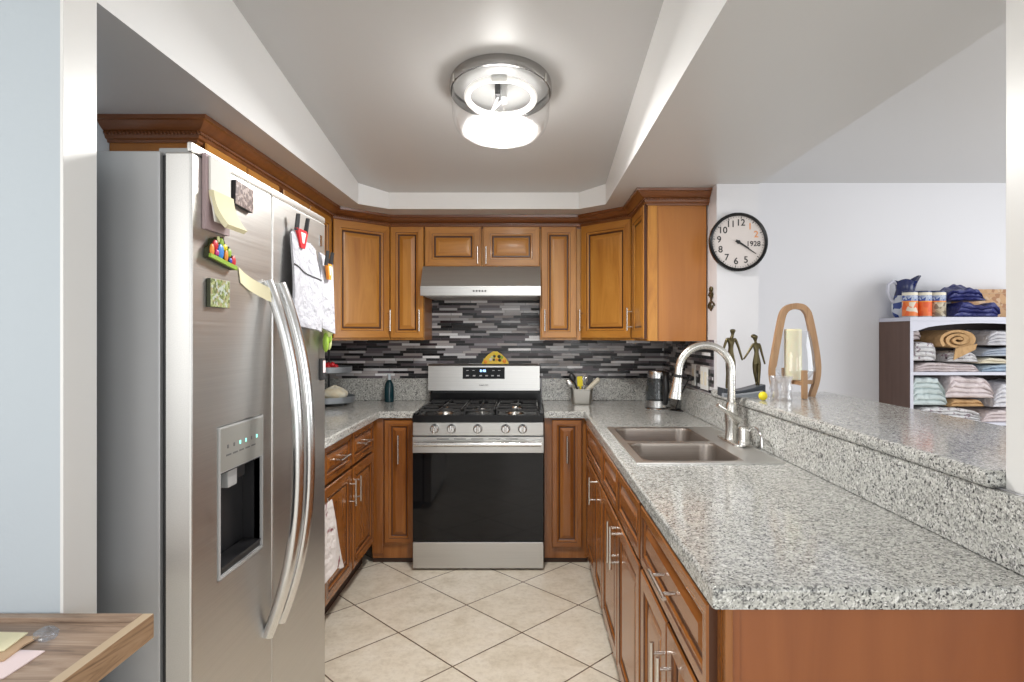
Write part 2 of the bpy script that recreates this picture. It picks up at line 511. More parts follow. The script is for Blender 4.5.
    def cells(s, us, vs, mask, w0, w1, axes, m=0):
        """slab made of grid cells; axes=(U,V,Wdir) unit vectors; mask(i,j)->bool"""
        U, V, D = [Vector(a) for a in axes]
        bm = s.bm; g0 = {}; g1 = {}
        def gv(d, i, j, w):
            if (i, j) not in d: d[(i, j)] = bm.verts.new(U * us[i] + V * vs[j] + D * w)
            return d[(i, j)]
        nu, nv = len(us) - 1, len(vs) - 1
        on = lambda i, j: 0 <= i < nu and 0 <= j < nv and mask(i, j)
        for i in range(nu):
            for j in range(nv):
                if not on(i, j): continue
                c = [(i, j), (i + 1, j), (i + 1, j + 1), (i, j + 1)]
                bm.faces.new([gv(g1, *k, w1) for k in c]).material_index = m
                bm.faces.new([gv(g0, *k, w0) for k in reversed(c)]).material_index = m
                for k, (di, dj) in enumerate(((0, -1), (1, 0), (0, 1), (-1, 0))):
                    if on(i + di, j + dj): continue
                    a, b = c[k], c[(k + 1) % 4]
                    bm.faces.new((gv(g0, *a, w0), gv(g0, *b, w0), gv(g1, *b, w1), gv(g1, *a, w1))).material_index = m
        bmesh.ops.recalc_face_normals(bm, faces=bm.faces[:])
        return s

    def text(s, body, size, mat, m=0, ext=0.0004, align='CENTER'):
        cu = bpy.data.curves.new('lettering', 'FONT'); cu.body = body; cu.size = size; cu.extrude = ext; cu.offset = size * 0.012
        cu.align_x = align; cu.align_y = 'CENTER'
        o = bpy.data.objects.new('lettering', cu); COL.objects.link(o)
        dg = bpy.context.evaluated_depsgraph_get(); dg.update()
        me = bpy.data.meshes.new_from_object(o.evaluated_get(dg))
        bpy.data.objects.remove(o); bpy.data.curves.remove(cu)
        t = bmesh.new(); t.from_mesh(me); bpy.data.meshes.remove(me)
        for f in t.faces: f.material_index = m
        t.transform(mat)
        tt = MB(); tt.bm.free(); tt.bm = t
        return s.merge(tt)

    def build(s, name, mats, parent=None, world=False, smooth=True, angle=38, base=False, fix=True):
        bm = s.bm
        if fix: bmesh.ops.recalc_face_normals(bm, faces=bm.faces[:])
        me = bpy.data.meshes.new(name)
        o = bpy.data.objects.new(name, me)
        if parent is not None:
            if world: bm.transform(wm(parent).inverted())
            o.parent = parent
        elif base:
            cs = [v.co for v in bm.verts]
            c = Vector(((min(v.x for v in cs) + max(v.x for v in cs)) / 2, (min(v.y for v in cs) + max(v.y for v in cs)) / 2, min(v.z for v in cs)))
            bm.transform(Matrix.Translation(-c)); o.location = c
        bm.to_mesh(me); bm.free()
        for mm in (mats if isinstance(mats, (list, tuple)) else [mats]): me.materials.append(M[mm] if isinstance(mm, str) else mm)
        if smooth:
            me.polygons.foreach_set('use_smooth', [True] * len(me.polygons))
            me.set_sharp_from_angle(angle=R(angle))
        COL.objects.link(o)
        if smooth and len(me.polygons) > 6:
            wn = o.modifiers.new('weighted', 'WEIGHTED_NORMAL'); wn.keep_sharp = True; wn.weight = 100
        return o


def tag(o, label, cat, group=None):
    o['label'] = label; o['category'] = cat
    if group: o['group'] = group
    return o


def thing(name, label, cat, loc=(0, 0, 0), rz=0.0, group=None):
    o = bpy.data.objects.new(name, None); COL.objects.link(o)
    o.empty_display_size = 0.1
    o.location = loc; o.rotation_euler = (0, 0, rz)
    return tag(o, label, cat, group)


def struct(o):
    o['kind'] = 'structure'; return o


def copy_tree(o, parent=None):
    c = o.copy(); COL.objects.link(c)
    if parent: c.parent = parent
    for ch in list(o.children): copy_tree(ch, c)
    return c


def rrect(cx, cy, w, d, r, z, n=6):
    pts = []
    for sx, sy, a0 in ((1, 1, 0), (-1, 1, 90), (-1, -1, 180), (1, -1, 270)):
        for k in range(n + 1):
            a = R(a0 + 90 * k / n)
            pts.append(Vector((cx + sx * (w / 2 - r) + r * math.cos(a), cy + sy * (d / 2 - r) + r * math.sin(a), z)))
    return pts


def at(px, py, Y):
    return Vector(((px - CX) * Y / F, Y, H - (py - CY) * Y / F))


# ================================================================== STRUCTURE
XL, XR, YB = -1.49, 0.95, 4.195      # kitchen side walls and back wall
ZS = 2.13                            # soffit height
XS = 1.16                            # dining side of the bar wall
ZD = 2.43                            # dining ceiling
b = MB(); b.box(-3.2, 5.2, -4.0, YB + 0.1, -0.05, 0.0); struct(b.build('floor', 'floor', fix=True))
b = MB(); b.box(XL - 0.1, 5.2, YB, YB + 0.1, 0, 2.9); struct(b.build('wall_back', 'wall_white'))
b = MB(); b.box(XL - 0.1, XL, 1.292, YB, 0, 2.9); struct(b.build('wall_left', 'wall_blue'))
b = MB(); b.box(-3.2, -0.932, 1.2, 1.292, 0, ZS); struct(b.build('wall_front_left', 'wall_blue'))
b = MB(); b.box(-0.932, -0.925, 1.1985, 1.292, 0, ZS, 0, 0.001); struct(b.build('trim_1', 'trim_white'))
b = MB(); b.box(XR, XS, 3.03, YB, 0, ZS); struct(b.build('wall_right', 'wall_white'))
b = MB(); b.box(XR, XS, 0.88, 3.03, 0, 1.062); struct(b.build('wall_half', 'wall_white'))
b = MB(); b.box(XR, XS, 0.88, 1.199, 1.062, ZS, 0, 0.004); struct(b.build('wall_pillar', 'trim_white'))

# ceiling: soffit ring, upright faces of the recess, sloping recess ceiling
b = MB(); bm = b.bm
def q(pts, m):
    f = bm.faces.new([bm.verts.new(p) for p in pts]); f.material_index = m
Y0 = -1.0
TL, TR, TB = -0.984, 0.452, 3.63
zr = lambda y: 2.229 + 0.157 * (3.63 - y)
inner = [(TL, Y0), (TL, 3.49), (-0.838, TB), (0.307, TB), (TR, 3.50), (TR, Y0)]
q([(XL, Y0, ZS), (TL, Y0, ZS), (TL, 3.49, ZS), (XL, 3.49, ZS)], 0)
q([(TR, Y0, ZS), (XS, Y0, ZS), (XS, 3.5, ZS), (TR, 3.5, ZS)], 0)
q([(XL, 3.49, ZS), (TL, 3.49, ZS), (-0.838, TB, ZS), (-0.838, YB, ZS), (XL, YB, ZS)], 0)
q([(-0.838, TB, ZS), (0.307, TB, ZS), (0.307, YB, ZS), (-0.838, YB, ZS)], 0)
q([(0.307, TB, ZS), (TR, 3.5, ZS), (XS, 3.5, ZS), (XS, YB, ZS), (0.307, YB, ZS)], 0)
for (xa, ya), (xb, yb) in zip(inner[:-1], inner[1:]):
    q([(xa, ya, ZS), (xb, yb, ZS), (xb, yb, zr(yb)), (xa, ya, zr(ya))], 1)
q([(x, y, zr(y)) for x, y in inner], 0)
q([(XS, Y0, ZS), (XS, YB, ZS), (XS, YB, ZD), (XS, Y0, ZD)], 0)
q([(XS, Y0, ZD), (XS, YB, ZD), (5.2, YB, ZD), (5.2, Y0, ZD)], 0)
q([(XL - 0.1, Y0, 3.1), (5.2, Y0, 3.1), (5.2, YB + 0.1, 3.1), (XL - 0.1, YB + 0.1, 3.1)], 0)
bmesh.ops.remove_doubles(bm, verts=bm.verts[:], dist=1e-5)
struct(b.build('ceiling', ['ceiling', 'tray_lit'], smooth=False))

# tiled splash areas (part of the walls)
b = MB(); b.box(XL, XR - 0.008, YB - 0.008, YB, 1.07, 1.84); struct(b.build('wall_back_mosaic', 'mosaic'))
b = MB(); b.box(XR - 0.008, XR, 3.075, YB - 0.008, 1.07, 1.345)
struct(b.build('wall_right_mosaic', 'mosaic'))


# ================================================================== CABINETS
def add_front(b, x0, x1, z0, z1):
    w, h = x1 - x0, z1 - z0
    s = min(1.0, min(w, h) / 0.26)
    f = max(0.026, 0.060 * s)
    L = [(0, 0.0), (0, 0.016), (0.004, 0.0205), (f - 0.013, 0.0205), (f - 0.011, 0.0175), (f - 0.004, 0.0165), (f, 0.0115),
         (f + 0.003, 0.0095), (f + 0.009 * s + 0.002, 0.009), (f + 0.034 * s + 0.004, 0.0175)]
    L = [p for p in L if p[0] * 2 < min(w, h) - 0.012]
    kinds = [2, 0, 0, 2, 0, 0, 2, 2, 0][:len(L) - 1]  # glaze lines in the grooves; outer edge darkened as a painted shadow gap
    bm = b.bm; loops = []
    for i, o in L:
        loops.append([bm.verts.new(p) for p in ((x0 + i, -o, z0 + i), (x1 - i, -o, z0 + i), (x1 - i, -o, z1 - i), (x0 + i, -o, z1 - i))])
    for k in range(len(loops) - 1):
        for j in range(4):
            jj = (j + 1) % 4
            fc = bm.faces.new((loops[k][j], loops[k][jj], loops[k + 1][jj], loops[k + 1][j]))
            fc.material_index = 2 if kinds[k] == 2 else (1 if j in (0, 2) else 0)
    fc = bm.faces.new(loops[-1]); fc.material_index = 1 if w > 1.4 * h else 0
    bm.faces.new(list(reversed(loops[0]))).material_index = 0


def add_handle(kind, c, length, parent, y_face=-0.0205):
    b = MB(); x, z = c; o = y_face - 0.030; r = 0.0055; h = length / 2
    e = Vector((0, 0, 1)) if kind == 'v' else Vector((1, 0, 0))
    p = Vector((x, o, z))
    b.cyl(p - e * h, p + e * h, r, seg=12)
    for s_ in (-1, 1):
        qv = p + e * s_ * h * 0.66
        b.cyl((qv.x, y_face + 0.001, qv.z), (qv.x, o, qv.z), 0.0045, seg=10)
    return b.build('handle', 'nickel', parent)


def cabinet(label, loc, rz, w, d, h, fronts, kick=0.0, group=None, top=True, name='cabinet', stile=None, cat='cabinet', front_poly=None, kick_in=0.06, fw=None):
    root = thing(name, label, cat, loc, rz, group)
    b = MB(); t = 0.018
    if front_poly:
        b.prism(front_poly, (0, 0, 0), (1, 0, 0), (0, 1, 0), (0, 0, h), 0)
    else:
        b.box(0.0005, w - 0.0005, 0, t, kick, h, 0)
        b.box(0.0005, t, t, d, kick, h, 3); b.box(w - t, w - 0.0005, t, d, kick, h, 3)
        b.box(t, w - t, d - t, d, kick, h, 0); b.box(t, w - t, t, d - t, kick, kick + t, 0)
        if top: b.box(t, w - t, t, d - t, h - t, h, 0)
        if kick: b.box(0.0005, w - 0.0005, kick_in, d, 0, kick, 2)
    if stile:
        b.box(*stile, 0, 0.003)
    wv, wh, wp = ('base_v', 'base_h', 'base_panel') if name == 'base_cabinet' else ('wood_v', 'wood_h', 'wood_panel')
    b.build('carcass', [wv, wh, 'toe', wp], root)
    for kind, x0, x1, z0, z1, hd in fronts:
        b = MB(); add_front(b, x0, x1, z0, z1)
        p = b.build(kind, [wv, wh, 'glaze_shade'], root, angle=20)
        if hd: add_handle(hd[0], (hd[1], hd[2]), hd[3] if len(hd) > 3 else 0.135, p)
    return root


# ---- upper cabinets: z from 1.338 to 2.065 (crown above)
ZU0, ZU1 = 1.338, 2.125
HU = ZU1 - ZU0
DT = 0.727                    # door top, measured from the cabinet bottom
UG = 'glazed maple wall cabinets under the crown'
yf = 3.877                    # face of back run
# left run along the left wall, over and beside the fridge (faces +X)
cabinet('maple cabinet above the fridge, its end panel facing the room', (-1.18, 2.14, 1.84), R(90), 0.70, 0.308, ZU1 - 1.84,
        [('door', 0.03, 0.345, 0.012, 0.225, ('v', 0.325, 0.09, 0.11)), ('door', 0.355, 0.67, 0.012, 0.225, ('v', 0.375, 0.09, 0.11))], group=UG, name='upper_cabinet')
cabinet('tall maple wall cabinet between the fridge and the left corner cabinet', (-1.18, 2.841, ZU0), R(90), 0.743, 0.308, HU,
        [('door', 0.02, 0.36, 0.012, DT, ('v', 0.33, 0.12)), ('door', 0.37, 0.71, 0.012, DT, ('v', 0.40, 0.12))], group=UG, name='upper_cabinet')


def corner_cab(label, rz, origin, mirror, fw, hx):
    # local frame: x along the diagonal face, face at y=0, the walls behind at 45 degrees
    a = 0.41 / math.sqrt(2)
    s2 = math.sqrt(0.5)
    p = [(0, 0), (fw, 0), (fw + 0.308 * s2, 0.308 * s2), (fw / 2, 0.31 * math.sqrt(2) + fw / 2 - 0.008), (-0.308 * s2, 0.308 * s2)]
    return cabinet(label, origin, rz, fw, 0.3, HU, [('door', 0.012, fw - 0.012, 0.012, DT, ('v', hx, 0.125))], group=UG, name='upper_cabinet', front_poly=p)


fwL = math.hypot(0.29, 0.29)
corner_cab('large diagonal maple wall cabinet in the left back corner', R(45), (-1.18, 3.587, ZU0), False, fwL, fwL - 0.03)
cabinet('narrow maple wall cabinet left of the range hood', (-0.888, yf, ZU0), 0, 0.221, 0.309, HU,
        [('door', 0.004, 0.219, 0.012, DT, ('v', 0.195, 0.125))], group=UG, name='upper_cabinet')
cabinet('short two-door maple wall cabinet above the range hood', (-0.666, yf, 1.803), 0, 0.744, 0.309, ZU1 - 1.803,
        [('door', 0.004, 0.367, 0.006, DT - 0.465, ('v', 0.345, 0.075, 0.11)), ('door', 0.377, 0.74, 0.006, DT - 0.465, ('v', 0.399, 0.075, 0.11))], group=UG, name='upper_cabinet')
cabinet('narrow maple wall cabinet right of the range hood', (0.079, yf, ZU0), 0, 0.262, 0.309, HU,
        [('door', 0.006, 0.232, 0.012, DT, ('v', 0.028, 0.125))], group=UG, name='upper_cabinet')
fwR = math.hypot(0.29, 0.29)
corner_cab('large diagonal maple wall cabinet in the right back corner', R(-45), (0.343, 3.877, ZU0), True, fwR, 0.03)
cabinet('maple wall cabinet at the right end with a broad plain side panel', (0.633, 3.586, ZU0), R(-90), 0.409, 0.308, HU,
        [('door', 0.02, 0.385, 0.012, DT, ('v', 0.05, 0.125))], group=UG, name='upper_cabinet', stile=(0.409, 0.416, -0.001, 0.05, 0.0, HU))

# ---- crown moulding
path = [(XL, 2.14), (-1.18, 2.14), (-1.18, 3.587), (-0.89, 3.877), (0.343, 3.877), (0.633, 3.587), (0.633, 3.170), (XR, 3.170)]
path = [Vector(p) for p in path]
prof = [(0.0005, 2.052), (0.008, 2.052), (0.010, 2.060), (0.020, 2.064), (0.024, 2.074), (0.0245, 2.086), (0.034, 2.090), (0.046, 2.098),
        (0.056, 2.108), (0.060, 2.114), (0.070, 2.116), (0.072, 2.1295), (0.0005, 2.1295)]
def miter(i):
    ns = []
    for a, bb in ((i - 1, i), (i, i + 1)):
        if a < 0 or bb >= len(path): continue
        d = (path[bb] - path[a]).normalized(); ns.append(Vector((d.y, -d.x)))
    if len(ns) == 1: return ns[0]
    m_ = (ns[0] + ns[1]); return m_ / (1 + ns[0].dot(ns[1]))
crown = thing('crown_molding', 'dark stained crown molding with rope bead along the wall cabinet tops', 'crown molding', (0, 3.8, 2.052))
b = MB()
b.loft([[Vector((path[i].x + miter(i).x * o, path[i].y + miter(i).y * o, z)) for o, z in prof] for i in range(len(path))])
b.build('molding', 'crown', crown, world=True, angle=30)
b = MB()   # rope bead: a strand of slanted beads
for i in range(len(path) - 1):
    pa = path[i] + miter(i) * 0.029; pb = path[i + 1] + miter(i + 1) * 0.029
    n_ = max(2, int((pb - pa).length / 0.013)); d = (pb - pa) / n_
    e = d.normalized()
    for k in range(n_):
        c = pa + d * (k + 0.5)
        rot = Matrix((Vector((e.x, e.y, 0)), Vector((0, 0, 1)), Vector((e.y, -e.x, 0)))).transposed().to_4x4()
        mt = Matrix.Translation((c.x, c.y, 2.080)) @ rot @ Matrix.Rotation(R(38), 4, 'Z')
        b.obox(mt, 0.0075, 0.014, 0.008, 0, 0.0025, 1)
b.build('rope_bead', 'crown', crown, world=True)

# ---- base cabinets (tops at 0.875)
HB = 0.875
BG = 'glazed maple base cabinets'
KL = 0.13
def base_fr(w, hinge, z0=KL + 0.01, dz=0.69, gap=0.01, dh=True, hz=0.56):
    hx = w - 0.045 if hinge == 'l' else 0.045
    return [('drawer', gap, w - gap, dz, 0.862, ('h', w / 2, 0.776, 0.15) if dh else None), ('door', gap, w - gap, z0, dz - 0.015, ('v', hx, hz))]
xl = -0.935
cabinet('maple base cabinet with one drawer and one door nearest the left corner', (xl, 3.142, 0), R(90), 0.476, 0.54, HB, base_fr(0.44, 'r'), KL, BG, top=False, name='base_cabinet')
cabinet('maple base cabinet just past the fridge with one drawer and one door', (xl, 2.702, 0), R(90), 0.438, 0.54, HB, base_fr(0.438, 'l'), KL, BG, top=False, name='base_cabinet')
cabinet('maple base cabinet behind the fridge with the dish towel on its handle', (xl, 2.29, 0), R(90), 0.41, 0.54, HB, base_fr(0.41, 'l', hz=0.585), KL, BG, top=False, name='base_cabinet')
cabinet('narrow one-door maple base cabinet left of the range', (-0.935, 3.62, 0), 0, 0.259, 0.56, HB,
        [('door', 0.075, 0.25, 0.125, 0.862, ('v', 0.163, 0.69, 0.17))], 0.03, BG, top=False, name='base_cabinet', stile=(0.0, 0.066, -0.012, 0.002, 0.06, 0.872), kick_in=0.01)
cabinet('narrow one-door maple base cabinet right of the range', (0.098, 3.62, 0), 0, 0.258, 0.56, HB,
        [('door', 0.045, 0.225, 0.10, 0.862, ('v', 0.135, 0.69, 0.16))], 0.03, BG, top=False, name='base_cabinet', kick_in=0.01)
KR = 0.10
xr = 0.357
def right_y(ya, yb, label, fronts, **k):   # from far ya to near yb
    return cabinet(label, (xr, ya, 0), R(-90), ya - yb, 0.57, HB, fronts, KR, BG, top=False, name='base_cabinet', **k)
zd0, zd1 = 0.685, 0.862
right_y(3.598, 2.745, 'maple base cabinet in the right corner between range and sink',
        [('drawer', 0.10, 0.845, zd0, zd1, None), ('door', 0.54, 0.845, KR + 0.012, zd0 - 0.015, ('v', 0.585, 0.59)), ('door', 0.10, 0.53, KR + 0.012, zd0 - 0.015, None)])
right_y(2.744, 1.815, 'two-door maple sink base cabinet with two false drawer fronts',
        [('drawer', 0.012, 0.458, zd0, zd1, None), ('drawer', 0.470, 0.915, zd0, zd1, None),
         ('door', 0.012, 0.458, KR + 0.012, zd0 - 0.015, ('v', 0.430, 0.575, 0.16)), ('door', 0.470, 0.915, KR + 0.012, zd0 - 0.015, ('v', 0.498, 0.575, 0.16))])
cC = right_y(1.814, 1.112, 'maple base cabinet at the near end of the peninsula with wide drawer',
        [('drawer', 0.012, 0.680, zd0, zd1, ('h', 0.375, 0.775, 0.165)),
         ('door', 0.012, 0.344, KR + 0.012, zd0 - 0.015, ('v', 0.325, 0.53, 0.16)), ('door', 0.352, 0.680, KR + 0.012, zd0 - 0.015, ('v', 0.395, 0.53, 0.16))])
b = MB()
b.box(xr + 0.001, xr + 0.016, 1.093, 1.1115, 0, HB, 1, 0.003)
b.box(xr + 0.0165, XR - 0.002, 1.103, 1.1115, 0, HB, 0, 0.001)
b.box(xr + 0.0165, xr + 0.03, 1.099, 1.104, 0, HB, 0, 0.001)
b.build('end_panel', ['base_panel', 'base_v'], cC, world=True)


# ================================================================== WORKTOPS
def slab(name, label, us, vs, mask, z0, z1, bev=0.009, group='speckled granite worktops'):
    b = MB(); b.cells(us, vs, mask, z0, z1, ((1, 0, 0), (0, 1, 0), (0, 0, 1)))
    es = []
    for e in b.bm.edges:
        if len(e.link_faces) == 2:
            n1, n2 = (f.normal for f in e.link_faces)
            b.bm.normal_update()
            if e.link_faces[0].normal.angle(e.link_faces[1].normal) > 1:
                za, zb = e.verts[0].co.z, e.verts[1].co.z
                if max(za, zb) > z1 - 1e-4: es.append(e)
    bmesh.ops.bevel(b.bm, geom=es, offset=bev, segments=3, affect='EDGES', profile=0.5)
    return tag(b.build(name, 'granite', base=True), label, 'worktop', group)

ZC0, ZC1 = 0.8755, 0.915
slab('worktop', 'granite worktop on the left, running from the fridge to the range', [XL + 0.001, -0.885, -0.6735], [2.285, 3.585, YB - 0.001],
     lambda i, j: not (i == 1 and j == 0), ZC0, ZC1)
us = [0.0945, 0.334, 0.400, 0.888, XR - 0.001]
vs = [1.084, 2.133, 2.925, 3.585, YB - 0.001]
slab('worktop', 'large granite worktop on the right around the sink', us, vs,
     lambda i, j: (i > 0 or j == 3) and not (i == 2 and j == 1), ZC0, ZC1)


def gsplash(label, x0, x1, y0, y1, z0, z1):
    b = MB(); b.box(x0, x1, y0, y1, z0, z1, 0, 0.003)
    return tag(b.build('granite_backsplash', 'granite', base=True), label, 'backsplash', 'granite upstands behind the worktops')

gsplash('granite upstand behind the bottle, left of the range', XL + 0.021, -0.675, YB - 0.022, YB - 0.001, ZC1 + 0.0005, 1.069)
gsplash('granite upstand behind the utensil pot, right of the range', 0.096, XR - 0.021, YB - 0.022, YB - 0.001, ZC1 + 0.0005, 1.069)
gsplash('long granite upstand running under the raised bar beside the sink', XR - 0.020, XR - 0.0005, 1.0, YB - 0.001, ZC1 + 0.0015, 1.061)
gsplash('granite upstand on the left wall behind the tiered tray', XL + 0.001, XL + 0.020, 2.30, YB - 0.001, ZC1 + 0.0005, 1.069)

# raised bar
b = MB(); b.cells([0.918, 1.161, 1.43], [1.2005, 2.89, 3.029], lambda i, j: not (i == 1 and j == 1), 1.0625, 1.0985, ((1, 0, 0), (0, 1, 0), (0, 0, 1)))
b.bm.normal_update()
es = [e for e in b.bm.edges if len(e.link_faces) == 2 and e.link_faces[0].normal.angle(e.link_faces[1].normal) > 1]
bmesh.ops.bevel(b.bm, geom=es, offset=0.012, segments=3, affect='EDGES', profile=0.5)
tag(b.build('bar_top', 'granite', base=True), 'raised granite bar top along the dining side with rounded edge', 'bar top')
ZL = 1.0985

# ================================================================== FRIDGE
fx = -0.76
fr = thing('refrigerator', 'tall stainless side-by-side refrigerator with ice dispenser and curved handles', 'refrigerator', (-1.12, 1.81, 0))
b = MB(); b.box(-1.46, -0.832, 1.362, 2.256, 0.06, 1.788, 0, 0.006); b.box(-1.44, -0.85, 1.38, 2.24, 0.0, 0.06, 1)
b.build('case', ['case', 'dark'], fr, world=True)
YS = 1.789
ca = [1.360, 1.476, 1.722, YS - 0.003]; cz = [0.05, 0.765, 1.142, 1.785]
b = MB(); b.cells(ca, cz, lambda i, j: not (i == 1 and j == 1), -0.818, fx, ((0, 1, 0), (0, 0, 1), (1, 0, 0)))
b.bm.normal_update()
es = [e for e in b.bm.edges if len(e.link_faces) == 2 and e.link_faces[0].normal.angle(e.link_faces[1].normal) > 1 and
      max(e.verts[0].co.x, e.verts[1].co.x) > fx - 1e-4]
bmesh.ops.bevel(b.bm, geom=es, offset=0.006, segments=3, affect='EDGES', profile=0.5)
fd = b.build('freezer_door', 'steel_v', fr, world=True)
b = MB(); b.box(-0.818, fx, YS + 0.003, 2.256, 0.05, 1.785, 0, 0.006, 3)
rd = b.build('fridge_door', 'steel_v', fr, world=True)
b = MB(); b.box(-0.832, -0.8185, 1.372, 2.246, 0.06, 1.78); b.build('gasket', 'dark', fr, world=True)
for nm, y0, y1 in (('hinge_cover', 1.40, 1.45), ('hinge_cover', 2.17, 2.23)):
    b = MB(); b.box(-0.86, -0.79, y0, y1, 1.7885, 1.806, 0, 0.004); b.build(nm, 'grey_plastic', fr, world=True)
# front door caps standing slightly proud above
for y0, y1, par in ((1.360, YS - 0.003, fd), (YS + 0.003, 2.256, rd)):
    b = MB(); b.box(-0.772, fx, y0, y1, 1.7855, 1.808, 0, 0.004); b.build('top_cap', 'steel_v', par, world=True)
def bow_handle(y, par):
    pts = []; n_ = 26
    for i in range(n_ + 1):
        t = i / n_; z = 0.50 + (1.525 - 0.50) * t
        bulge = 0.088 * (1 - abs(2 * t - 1) ** 2.4)
        pts.append((fx + 0.006 + bulge, y, z))
    b = MB(); b.tube(pts, 0.0165, 14, 0, flat=(1.0, 1.15))
    b.build('handle', 'steel_hi', par, world=True)
bow_handle(YS - 0.045, fd); bow_handle(YS + 0.045, rd)
# dispenser
y0, y1, z0, z1 = 1.477, 1.721, 0.766, 1.141
b = MB(); b.cells([y0, y0 + 0.006, y1 - 0.006, y1], [z0, z0 + 0.006, 1.028, z1], lambda i, j: not (i == 1 and j == 1), fx - 0.02, fx + 0.003, ((0, 1, 0), (0, 0, 1), (1, 0, 0)))
dp = b.build('dispenser', 'grey_plastic', fd, world=True)
b = MB()   # recess: open-front box
xb = fx - 0.054
b.box(xb - 0.003, xb, y0 + .002, y1 - .002, z0 + .002, 1.03); b.box(xb, fx - 0.004, y0 + .0005, y0 + 0.006, z0 + 0.006, 1.029)
b.box(xb, fx - 0.004, y1 - 0.006, y1 - .0005, z0 + 0.006, 1.029); b.box(xb, fx - 0.004, y0 + 0.006, y1 - 0.006, 1.022, 1.03)
b.box(xb, fx - 0.004, y0 + 0.006, y1 - 0.006, z0 + 0.002, z0 + 0.02)
b.build('dispenser_recess', 'dark', fd, world=True)
b = MB(); b.box(fx - 0.03, fx + 0.0045, y0 + 0.004, y1 - 0.004, 1.030, z1 - 0.003, 0, 0.002)
cp = b.build('control_panel', pm('silver_control_panel', (0.34, 0.335, 0.31), 0.35, 0.3), fd, world=True)
b = MB()
for i in range(6):
    b.box(fx + 0.0045, fx + 0.0055, 1.513 + i * 0.032, 1.519 + i * 0.032, 1.085, 1.094, 1 if i in (2, 3, 5) else 0)
for i in range(5):
    b.box(fx + 0.0045, fx + 0.0052, 1.508 + i * 0.034, 1.532 + i * 0.034, 1.066, 1.070, 0)
b.build('indicator_lights', ['mark', 'led'], cp, world=True)
b = MB(); b.box(xb + 0.002, fx - 0.012, 1.55, 1.60, 0.975, 1.021, 0, 0.004); b.box(xb + 0.002, fx - 0.02, 1.605, 1.66, 0.985, 1.021, 1, 0.004)
b.build('ice_chute', ['grey_plastic', 'dark'], fd, world=True)
b = MB(); b.box(xb + 0.004, fx + 0.002, y0 + 0.012, y1 - 0.012, z0 + 0.0205, z0 + 0.028, 0, 0.002); b.build('drip_tray', 'dark', fd, world=True)
b = MB(); b.box(fx + 0.0003, fx + 0.003, 2.19, 2.215, 1.695, 1.735, 0, 0.001); b.build('badge', 'steel_hi', rd, world=True)

# ---- things stuck on the fridge
def fpt(px, py, x=-0.757):
    Y = -x * F / (CX - px); return Y, H - (py - CY) * Y / F

nb = thing('notepad', 'magnetic notepad with pale pink cover at the top of the freezer door', 'notepad', (fx, 1.478, 1.62))
b = MB(); b.box(fx + 0.0005, fx + 0.010, 1.402, 1.514, 1.618, 1.795, 0, 0.001); b.build('backing_board', pm('mauve_board', (0.40, 0.30, 0.31), 0.6), nb, world=True)
b = MB(); b.box(fx + 0.0105, fx + 0.016, 1.412, 1.508, 1.712, 1.790, 0, 0.001); b.build('memo_block', 'paper_white', nb, world=True)
b = MB()
b.sheet(lambda u, v: Vector((fx + 0.017 + 0.030 * v ** 2.2, 1.412 + 0.096 * u + 0.012 * v, 1.710 - 0.082 * v)), 4, 10, 0.012)
b.build('yellow_pages', 'paper_yellow', nb, world=True)
b = MB()
b.sheet(lambda u, v: Vector((fx + 0.012 + 0.012 * v, 1.414 + 0.090 * u, 1.712 - 0.075 * v)), 4, 6, 0.002)
b.build('under_page', 'paper_white', nb, world=True)

b = MB(); b.obox(Matrix.Translation((fx + 0.0065, 1.590, 1.735)) @ Matrix.Rotation(R(-3), 4, 'X'), 0.012, 0.10, 0.062, 0, 0.0015)
for f in b.bm.faces:
    f.normal_update()
    f.material_index = 1 if f.normal.x > 0.8 else 0
tag(b.build('photo_magnet', ['dark', patch_mat('sepia_photo', [(0.13, 0.075, 0.06), (0.22, 0.14, 0.12), (0.09, 0.045, 0.04), (0.36, 0.27, 0.24)], 140)], base=True),
    'small brownish photo magnet beside the notepad on the freezer door', 'magnet', 'magnets on the freezer door')

mg = thing('souvenir_magnet', 'multicoloured cut-out souvenir magnet below the notepad', 'magnet', (fx, 1.47, 1.535), 0, 'magnets on the freezer door')
b = MB()
poly = [(1.408, 1.553), (1.412, 1.575), (1.425, 1.583), (1.432, 1.600), (1.445, 1.593), (1.455, 1.607), (1.466, 1.592), (1.478, 1.610), (1.49, 1.588), (1.505, 1.592), (1.515, 1.572), (1.528, 1.570), (1.538, 1.548), (1.535, 1.535)]
b.prism(poly, (fx + 0.0005, 0, 0), (0, 1, 0), (0, 0, 1), (0.012, 0, 0)); b.build('backing', 'olive', mg, world=True)
b = MB(); b.prism([(1.408, 1.553), (1.410, 1.562), (1.536, 1.545), (1.536, 1.535)], (fx + 0.0127, 0, 0), (0, 1, 0), (0, 0, 1), (0.006, 0, 0)); b.build('green_strip', 'green', mg, world=True)
for i, (yy, zz, mm, ss) in enumerate(((1.418, 1.570, 'orange', .010), (1.434, 1.585, 'red', .010), (1.440, 1.567, pm('magenta', (.6, .05, .25), .4), .010), (1.458, 1.572, pm('sky_blue', (.05, .25, .7), .4), .012),
                          (1.462, 1.594, 'green', .010), (1.478, 1.585, 'yellow', .010), (1.484, 1.565, 'orange', .010), (1.500, 1.575, 'green', .009), (1.505, 1.556, pm('deep_blue', (.03, .08, .5), .4), .009), (1.522, 1.556, 'red', .009), (1.448, 1.600, 'pale_green', .007))):
    b = MB(); b.sphere((fx + 0.0155, yy, zz), ss, 0, 10, 6, (0.45, 0.8 + 0.35 * (i % 2), 1.6 - 0.4 * (i % 3))); b.build('figure', mm, mg, world=True)

